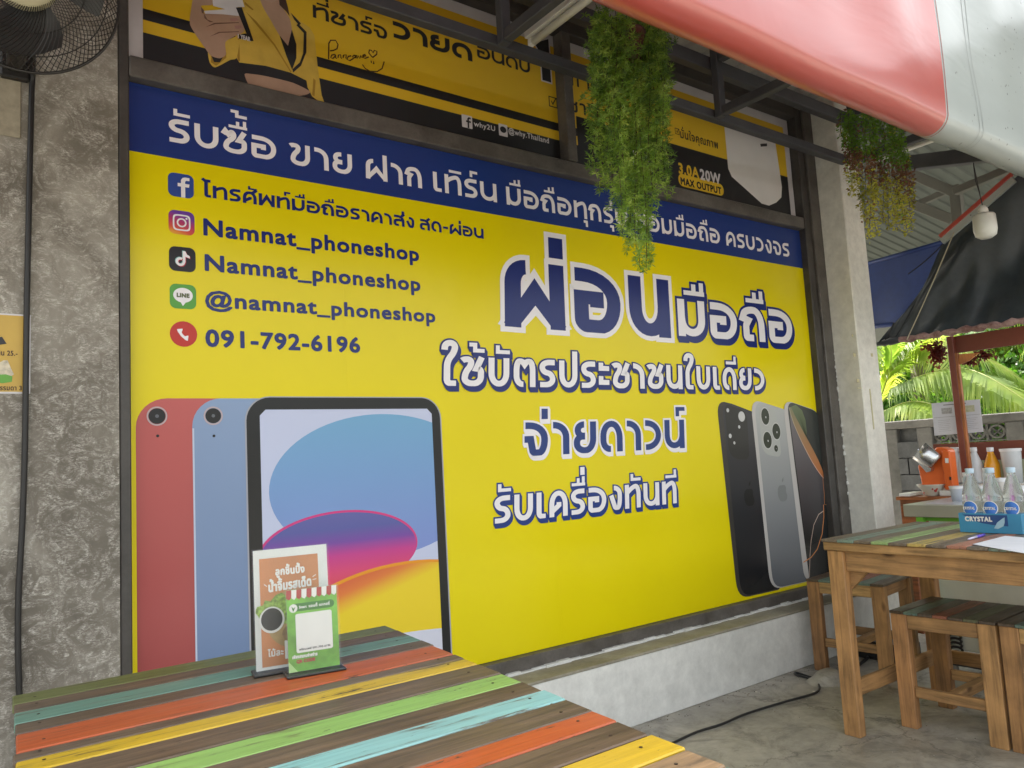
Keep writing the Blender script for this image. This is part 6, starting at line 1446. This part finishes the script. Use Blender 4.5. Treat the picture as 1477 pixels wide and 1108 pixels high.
lm = thing('pendant_lamp', 'white drum shaped lamp hanging in front of the dark tarp', 'lamp')
LX = 4.6; c = X(1420, 320, LX); t0 = X(1404, 308, LX); r_ = 0.5*(X(1403, 320, LX).y-X(1437, 320, LX).y); zt2 = X(1420, 309, LX).z; zb2 = X(1420, 345, LX).z
LW_ = plain('lamp_milk', (0.60, 0.60, 0.56, 1), 0.35, var=0.04)
g = MB(); g.lathe([(0.0, 0.0), (r_*0.5, 0.002), (r_*0.88, 0.018), (r_, 0.05), (r_*0.97, zt2-zb2-0.01), (r_*0.85, zt2-zb2), (0.0, zt2-zb2+0.004)], (LX, c.y, zb2), 28); g.build('lamp_globe', LW_, lm, smooth=True)
g = MB(); g.lathe([(0.0, 0.0), (r_*0.45, 0.0), (r_*0.42, 0.03), (r_*0.2, 0.05), (0, 0.05)], (LX, c.y, zt2), 16); g.build('lamp_holder', TUBE, lm, smooth=True)
g = MB(); top = X(1404, 235, LX); g.tube([(LX, c.y, zt2+0.05), (LX, c.y+0.01, zt2+0.14), (LX, c.y+0.02, zt2+0.2), tuple(top)], 0.003, 5); g.tube([(LX, c.y, zt2+0.05), tuple(X(1409, 260, LX)), tuple(X(1404, 235, LX))], 0.002, 4); g.build('lamp_wire', BASE, lm)

# neighbour roof and beams seen under the curtain
nr = thing('neighbour_roof', 'pale corrugated roof with grey steel beams beyond the hanging plant', 'roof')
NRM = plain('neighbour_sheet', (0.13, 0.15, 0.135, 1), 0.55, 0.0, 0.15, 2)
g = MB(); vs = []; n_ = 0
y0r, y1r = -0.5, 6.5
prof = []; yy = y0r
while yy < y1r:
    prof += [(yy, 0), (yy+0.055, 0), (yy+0.065, 0.012), (yy+0.088, 0.012)]; yy += 0.10
for (xx, zz0) in ((5.0, 3.62), (9.5, 3.05)):
    for y, dz in prof: vs.append((xx, y, zz0+dz))
n_ = len(prof); g.add(vs, [(j, j+1, n_+j+1, n_+j) for j in range(n_-1)]); g.build('roof_sheet', NRM, nr)
NB = plain('neighbour_beam', (0.16, 0.16, 0.14, 1), 0.55)
def nb(pa, pb_, xa=6.0, xb=6.0, w_=0.06, h_=0.07):
    g = MB(); g.beam(X(*pa, xa), X(*pb_, xb), w_, h_); g.build('steel_beam', NB, nr, bevel=0.003)
nb((1300, 245), (1378, 278), 5.6, 5.6); nb((1378, 268), (1384, 330), 5.6, 5.6); nb((1300, 288), (1376, 318), 5.8, 5.8); nb((1376, 277), (1470, 238), 5.5, 5.5, 0.05, 0.05); nb((1325, 294), (1366, 276), 5.9, 5.9, 0.04, 0.045)
g = MB(); g.beam(X(1310, 236, 5.0), X(1430, 222, 5.0), 0.07, 0.09); g.build('cross_beam', M_truss, nr, bevel=0.003)
g = MB(); g.box((8.4, 1.5, 2.3), (8.46, 6.8, 3.3)); g.build('end_sheet', plain('end_sheet', (0.20, 0.215, 0.20, 1), 0.6), nr)

# ================================================================== FLOOR CABLE AND LUMP
pts = [on_z(px, py, 0.008) for px, py in ((940, 1085), (970, 1072), (1005, 1056), (1040, 1045), (1070, 1032), (1100, 1022), (1130, 1013), (1155, 1006), (1175, 1000), (1182, 993), (1178, 984), (1165, 978), (1150, 974), (1146, 971), (1152, 971), (1175, 979))]
cs = []
for i in range(len(pts)-1):
    p0, p1, p2, p3 = pts[max(i-1, 0)], pts[i], pts[i+1], pts[min(i+2, len(pts)-1)]
    for k in range(4):
        t = k/4; cs.append(0.5*((2*p1)+(-p0+p2)*t+(2*p0-5*p1+4*p2-p3)*t*t+(-p0+3*p1-3*p2+p3)*t**3))
g = MB(); g.tube(cs, 0.0058, 7); o = g.build('floor_cable', BASE, smooth=True); tag(o, 'black cable snaking over the concrete floor to the wall', 'cable')
pts = [on_z(px, py, 0.010) for px, py in ((1196, 981), (1212, 972), (1230, 966), (1250, 950), (1275, 935), (1300, 925))]
g = MB(); g.tube(pts, 0.009, 7); o = g.build('floor_cable', BASE, smooth=True); tag(o, 'dark cable lying under the stool by the plinth', 'cable')
c = on_z(1197, 985, 0.0); rnd = random.Random(5); g = MB(); N1, N2 = 14, 6; vs = []
for i in range(N2):
    for k in range(N1):
        a_ = 2*math.pi*k/N1; r = (0.13-0.018*i)*(1+0.12*rnd.uniform(-1, 1)); vs.append((c.x+0.02+r*math.cos(a_), c.y+0.02+r*0.7*math.sin(a_), 0.0005+0.055*math.sin(i/(N2-1)*math.pi/2)*(1+0.05*rnd.uniform(-1, 1))))
g.add(vs, [(i*N1+k, i*N1+(k+1) % N1, (i+1)*N1+(k+1) % N1, (i+1)*N1+k) for i in range(N2-1) for k in range(N1)] + [tuple((N2-1)*N1+k for k in range(N1))]); o = g.build('cement_lump', M_floor, smooth=True); tag(o, 'low rough lump of cement on the floor beside the plinth', 'cement lump')
g = MB()
g.box((4.22, 2.28, 0.0), (4.42, 2.56, 0.10)); o = g.build('dark_box', BASE, bevel=0.01); tag(o, 'black low box on the floor behind the dark stool', 'box')

# ================================================================== BLOCK WALL AND PLANTS BEYOND
BWX = 9.5
bw2 = thing('block_wall', 'weathered grey concrete wall with openwork blocks beyond the stall', 'wall')
CM = stained('old_concrete', (0.20, 0.195, 0.185, 1), (0.06, 0.06, 0.055, 1), 1.2, 0.85, False, 0.5); CM2 = stained('old_block', (0.12, 0.125, 0.13, 1), (0.04, 0.042, 0.045, 1), 2.0, 0.85, False, 0.5)
tz0 = on_x(1340, 604, BWX).z; ty0 = on_x(1285, 612, BWX).y; tyr = on_x(1362, 600, BWX).y
yo_ = on_x(1345, 650, BWX).y
g = MB(); g.box((BWX+0.05, -3, 0), (BWX+0.15, yo_, 1.05)); g.build('wall_core', CM2, bw2)
g = MB(); g.box((BWX+0.05, yo_+0.001, 0), (BWX+0.15, 9.5, tz0-0.101)); g.build('wall_core', CM2, bw2)
g = MB(); g.box((BWX-0.05, -3, tz0-0.10), (BWX+0.17, 9.5, tz0)); g.build('coping', CM, bw2, bevel=0.01)
for py in (1288, 1338, 1470):
    p = on_x(py, 650, BWX); g = MB(); g.box((BWX-0.04, p.y-0.09, 0), (BWX+0.16, p.y+0.09, tz0-0.101)); g.build('wall_post', CM, bw2, bevel=0.01)
proto = None
yy = on_x(1338, 650, BWX).y + 0.10
zrow = [0.02+0.195*k for k in range(5)]
me_b = None
for r in range(6):
    z0_ = 0.0+0.20*r
    off_ = 0.2*(r % 2)
    y_ = 6.2-off_
    while y_ > 2.0:
        if me_b is None:
            g = MB(); g.box((-0.04, -0.192, 0.004), (0.045, 0.192, 0.193)); me_b = g.mesh('block', CM2)
        if z0_+0.2 < (1.10 if y_ < yo_+0.1 else tz0-0.05):
            ob = bpy.data.objects.new('block', me_b); COL.objects.link(ob); ob.parent = bw2; ob.location = (BWX+0.003*random.random(), y_, z0_)
        y_ -= 0.40
# openwork (pierced) blocks under the coping, to the right of the second post
def pierced():
    g = MB(); n_ = 20; R1, R2 = 0.085, 0.062
    for (cy_, cz_) in ((0, 0.1),):
        vs = []
        for k in range(n_):
            a_ = 2*math.pi*k/n_
            for rr, xx in ((R1, -0.04), (R2, -0.04), (R2, 0.04), (R1, 0.04)): vs.append((xx, cy_+rr*math.cos(a_)*1.05, cz_+rr*math.sin(a_)*0.95))
        g.add(vs, [(4*k+i, 4*k+(i+1) % 4, 4*((k+1) % n_)+(i+1) % 4, 4*((k+1) % n_)+i) for k in range(n_) for i in range(4)])
    g.box((-0.04, -0.10, 0.0), (0.04, -0.088, 0.2)); g.box((-0.04, 0.088, 0.0), (0.04, 0.10, 0.2)); g.box((-0.04, -0.0875, 0.0), (0.04, 0.0875, 0.012)); g.box((-0.04, -0.0875, 0.188), (0.04, 0.0875, 0.2))
    g.beam((0, -0.06, 0.05), (0, 0.06, 0.15), 0.06, 0.012); g.beam((0, -0.06, 0.15), (0, 0.06, 0.05), 0.06, 0.012)
    return g.mesh('openwork_block', CM)
me_p = pierced()
ystart = on_x(1345, 650, BWX).y-0.02
for r in range(1):
    y_ = ystart-0.1
    while y_ > 0.4:
        ob = bpy.data.objects.new('openwork_block', me_p); COL.objects.link(ob); ob.parent = bw2; ob.location = (BWX+0.04, y_, tz0-0.101-0.2*(r+1)); y_ -= 0.202
# palms
LP = leaf_mat('palm_leaf', [(0.11, 0.19, 0.035), (0.22, 0.31, 0.06), (0.38, 0.42, 0.10)], 0.5, 0.35, 1.5); LP2 = leaf_mat('palm_leaf_dark', [(0.03, 0.09, 0.015), (0.08, 0.18, 0.025)], 0.4, 0.35, 2); RC = plain('palm_rib', (0.36, 0.38, 0.10, 1), 0.5)
def frond(g, gr, pts, nl, L0, rnd, droop=0.6, wd=0.016, side_up=Vector((0, 0, 1))):
    P = [Vector(p) for p in pts]; cs_ = []
    for i in range(len(P)-1):
        p0, p1, p2, p3 = P[max(i-1, 0)], P[i], P[i+1], P[min(i+2, len(P)-1)]
        for k in range(8):
            t = k/8; cs_.append(0.5*((2*p1)+(-p0+p2)*t+(2*p0-5*p1+4*p2-p3)*t*t+(-p0+3*p1-3*p2+p3)*t**3))
    cs_.append(P[-1]); m_ = len(cs_); gr.tube(cs_, [0.016*(1-0.8*i/m_) for i in range(m_)], 5)
    for k in range(nl):
        t = 0.12+0.88*k/nl; i = min(m_-2, int(t*(m_-1))); f = t*(m_-1)-i; p = cs_[i].lerp(cs_[i+1], f); d = (cs_[i+1]-cs_[i]).normalized()
        L = L0*(0.45+0.9*math.sin(math.pi*min(1, t*0.93+0.08)))*rnd.uniform(0.85, 1.1)
        sidev = d.cross(side_up).normalized()
        for s_ in (-1, 1):
            v = (sidev*s_*0.75 + d*0.65 + Vector((0, 0, 0.25*rnd.uniform(0.2, 1)))).normalized(); w3 = d.cross(v).normalized(); w3 = v.cross(w3).normalized()*wd*rnd.uniform(0.7, 1.2)
            q1 = p+v*L*0.5 - Vector((0, 0, droop*0.22*L)); q2 = p+v*L*0.85 - Vector((0, 0, droop*0.85*L*rnd.uniform(0.7, 1.2)))
            g.add([p-w3*0.6, p+w3*0.6, q1+w3, q1-w3, q2], [(0, 1, 2, 3), (3, 2, 4)])
rnd = random.Random(31)
PX_ = 11.5
pa = thing('palm_tree', 'coconut palm with a long arching yellow green frond over the block wall', 'tree', group='palms beyond the block wall')
g, gr = MB(), MB()
frond(g, gr, [on_x(1262, 590, PX_), on_x(1300, 556, PX_-0.1), on_x(1345, 537, PX_-0.2), on_x(1385, 531, PX_-0.3), on_x(1430, 546, PX_-0.5), on_x(1500, 592, PX_-0.7)], 150, 0.62, rnd, 0.9, 0.017)
frond(g, gr, [on_x(1262, 560, PX_), on_x(1290, 530, PX_), on_x(1318, 500, PX_), on_x(1345, 476, PX_), on_x(1380, 470, PX_+0.2)], 110, 0.50, rnd, 0.5, 0.015)
frond(g, gr, [on_x(1258, 600, PX_), on_x(1275, 560, PX_), on_x(1285, 520, PX_), on_x(1282, 480, PX_), on_x(1270, 440, PX_)], 90, 0.5, rnd, 0.5)
frond(g, gr, [on_x(1262, 600, PX_), on_x(1310, 580, PX_-.3), on_x(1350, 585, PX_-.6), on_x(1385, 605, PX_-.8)], 90, 0.45, rnd, 0.9)
frond(g, gr, [on_x(1300, 470, PX_+.5), on_x(1340, 500, PX_+.3), on_x(1380, 500, PX_), on_x(1430, 520, PX_), on_x(1490, 560, PX_)], 110, 0.5, rnd, 0.7)
g.build('fronds', LP, pa, kind='stuff'); gr.build('frond_ribs', RC, pa)
c = on_x(1262, 600, PX_); g = MB(); g.tube([(c.x, c.y+0.15, 0), (c.x, c.y+0.1, 1.0), (c.x, c.y+0.02, c.z+0.1)], [0.16, 0.13, 0.12], 12); g.build('trunk', plain('palm_trunk', (0.18, 0.15, 0.11, 1), 0.8, var=0.5), pa, smooth=True)
def palm(cx, cy, h, n, L, lb, m, seed):
    rnd = random.Random(seed); T = thing('palm_tree', lb, 'tree', group='palms beyond the block wall'); g, gr = MB(), MB()
    for k in range(n):
        a_ = 2*math.pi*k/n+rnd.uniform(-.2, .2); up_ = rnd.uniform(0.2, 0.9); c = Vector((cx, cy, h)); d = Vector((math.cos(a_), math.sin(a_), 0))
        frond(g, gr, [c, c+d*L*0.3+Vector((0, 0, L*0.35*up_)), c+d*L*0.65+Vector((0, 0, L*0.38*up_)), c+d*L+Vector((0, 0, L*(0.3*up_-0.35)))], 60, 0.55, rnd, 0.9, 0.02)
    g.build('fronds', m, T, kind='stuff'); gr.build('frond_ribs', RC, T)
    g = MB(); g.tube([(cx+0.2, cy, 0), (cx+0.08, cy, h*0.5), (cx, cy, h)], [0.18, 0.14, 0.12], 10); g.build('trunk', plain('palm_trunk', None), T, smooth=True)
palm(14.5, 7.0, 2.6, 13, 2.6, 'palm partly hidden behind the pillar and blue tarp', LP, 1); palm(15.5, 4.5, 3.0, 13, 2.8, 'palm behind the stall post, second from the left', LP2, 2); palm(14.0, 2.4, 2.7, 12, 2.5, 'palm at the right edge of the view', LP, 3)
palm(17.5, 6.0, 4.2, 12, 3.0, 'taller palm farther back between the others', LP2, 4)
# shrubs: leafy masses
def shrub(cx, cy, cz, r, n, m, lb, seed, L=0.10, red=False):
    rnd = random.Random(seed); T = thing('shrub', lb, 'shrub', group='shrubs beyond the block wall'); g = MB()
    for _ in range(n):
        v = Vector((rnd.gauss(0, 1), rnd.gauss(0, 1), rnd.gauss(0, 1))).normalized(); rr = r*rnd.uniform(0.4, 1.0)*(1+0.25*math.sin(v.x*5+seed)*math.cos(v.z*6)); p = Vector((cx, cy, cz))+Vector((v.x*rr, v.y*rr*1.3, v.z*rr*0.9))
        d = (v+Vector((rnd.gauss(0, .6), rnd.gauss(0, .6), rnd.gauss(0, .6)))).normalized(); s_ = d.cross(Vector((rnd.gauss(0, 1), rnd.gauss(0, 1), rnd.gauss(0, 1)))).normalized()*L*0.3; LL = L*rnd.uniform(0.6, 1.3)
        g.add([p, p+d*LL*0.5+s_, p+d*LL, p+d*LL*0.5-s_], [(0, 1, 2, 3)])
    g.build('foliage', m, T, kind='stuff')
    g = MB(); g.tube([(cx, cy, 0), (cx, cy, cz)], [0.06, 0.03], 6); g.build('stem', plain('palm_trunk', None), T)
SG = leaf_mat('shrub_green', [(0.02, 0.06, 0.01), (0.06, 0.15, 0.02), (0.14, 0.26, 0.04)], 0.35, scale=3); SR = leaf_mat('shrub_red', [(0.10, 0.02, 0.02), (0.20, 0.05, 0.03)], 0.35)
shrub(13.0, 7.6, 1.5, 1.0, 5000, SG, 'dense green shrub left of the stall post', 1); shrub(13.2, 5.2, 1.5, 1.0, 5000, SG, 'green shrub directly behind the paper notice', 2); shrub(12.8, 3.2, 1.9, 1.1, 5000, SG, 'broad green shrub right of the stall post', 3); shrub(17.0, 9.0, 2.4, 2.4, 7000, SG, 'large dark tree mass far behind the palms on the left', 4, 0.2); shrub(19, 3.5, 3.0, 3.2, 9000, SG, 'large green tree far behind the palms on the right', 5, 0.22); shrub(19, 6.5, 2.6, 3.0, 9000, SG, 'large green tree far behind, in the middle', 7, 0.22)
p = on_x(1352, 506, 6.6); T = thing('red_vine', 'dark red leaves hanging by the top of the stall post', 'plant'); g = MB(); rnd = random.Random(9)
for (cx_, cy_, r_x, r_y, n_) in ((1352, 510, 10, 15, 260), (1340, 500, 12, 6, 60), (1418, 511, 14, 5, 120), (1398, 520, 10, 5, 70)):
    for _ in range(n_):
        p = on_x(cx_+rnd.gauss(0, r_x*0.5), cy_+rnd.gauss(0, r_y*0.5), 6.6); d = Vector((rnd.gauss(0, 1), rnd.gauss(0, 1), rnd.gauss(-.5, 1))).normalized(); s_ = d.cross(Vector((rnd.gauss(0, 1), rnd.gauss(0, 1), 1))).normalized()*0.011
        g.add([p, p+d*0.02+s_, p+d*0.042, p+d*0.02-s_], [(0, 1, 2, 3)])
g.build('leaves', SR, T, kind='stuff'); g = MB(); g.tube([on_x(1352, 485, 6.6), on_x(1352, 520, 6.6)], 0.004, 4); g.build('stem', ST, T)

# grit, crumbs and bits of leaf on the concrete, thicker along the plinth
rnd = random.Random(77); g = MB()
for k in range(520):
    if k < 260: x_, y_ = rnd.uniform(1.2, 4.9), 2.645-abs(rnd.gauss(0, 0.05))
    else: x_, y_ = rnd.uniform(1.4, 4.6), rnd.uniform(0.6, 2.6)
    r_g = rnd.uniform(0.0012, 0.0045); a_ = rnd.uniform(0, 6.3)
    P_ = [Vector((x_+r_g*math.cos(a_+i*2.1)*rnd.uniform(.7, 1.4), y_+r_g*math.sin(a_+i*2.1), 0.0006)) for i in range(3)]; tp = Vector((x_, y_, r_g*0.9))
    g.add(P_+[tp], [(0, 1, 2), (0, 1, 3), (1, 2, 3), (2, 0, 3)], rnd.choice((0, 0, 1, 2)))
o = g.build('floor_grit', [plain('grit_dark', (0.07, 0.06, 0.05, 1), 0.8), plain('grit_pale', (0.5, 0.48, 0.43, 1), 0.8), plain('grit_brown', (0.16, 0.10, 0.05, 1), 0.8)]); tag(o, 'scattered grit on the concrete floor', 'grit', kind='stuff')
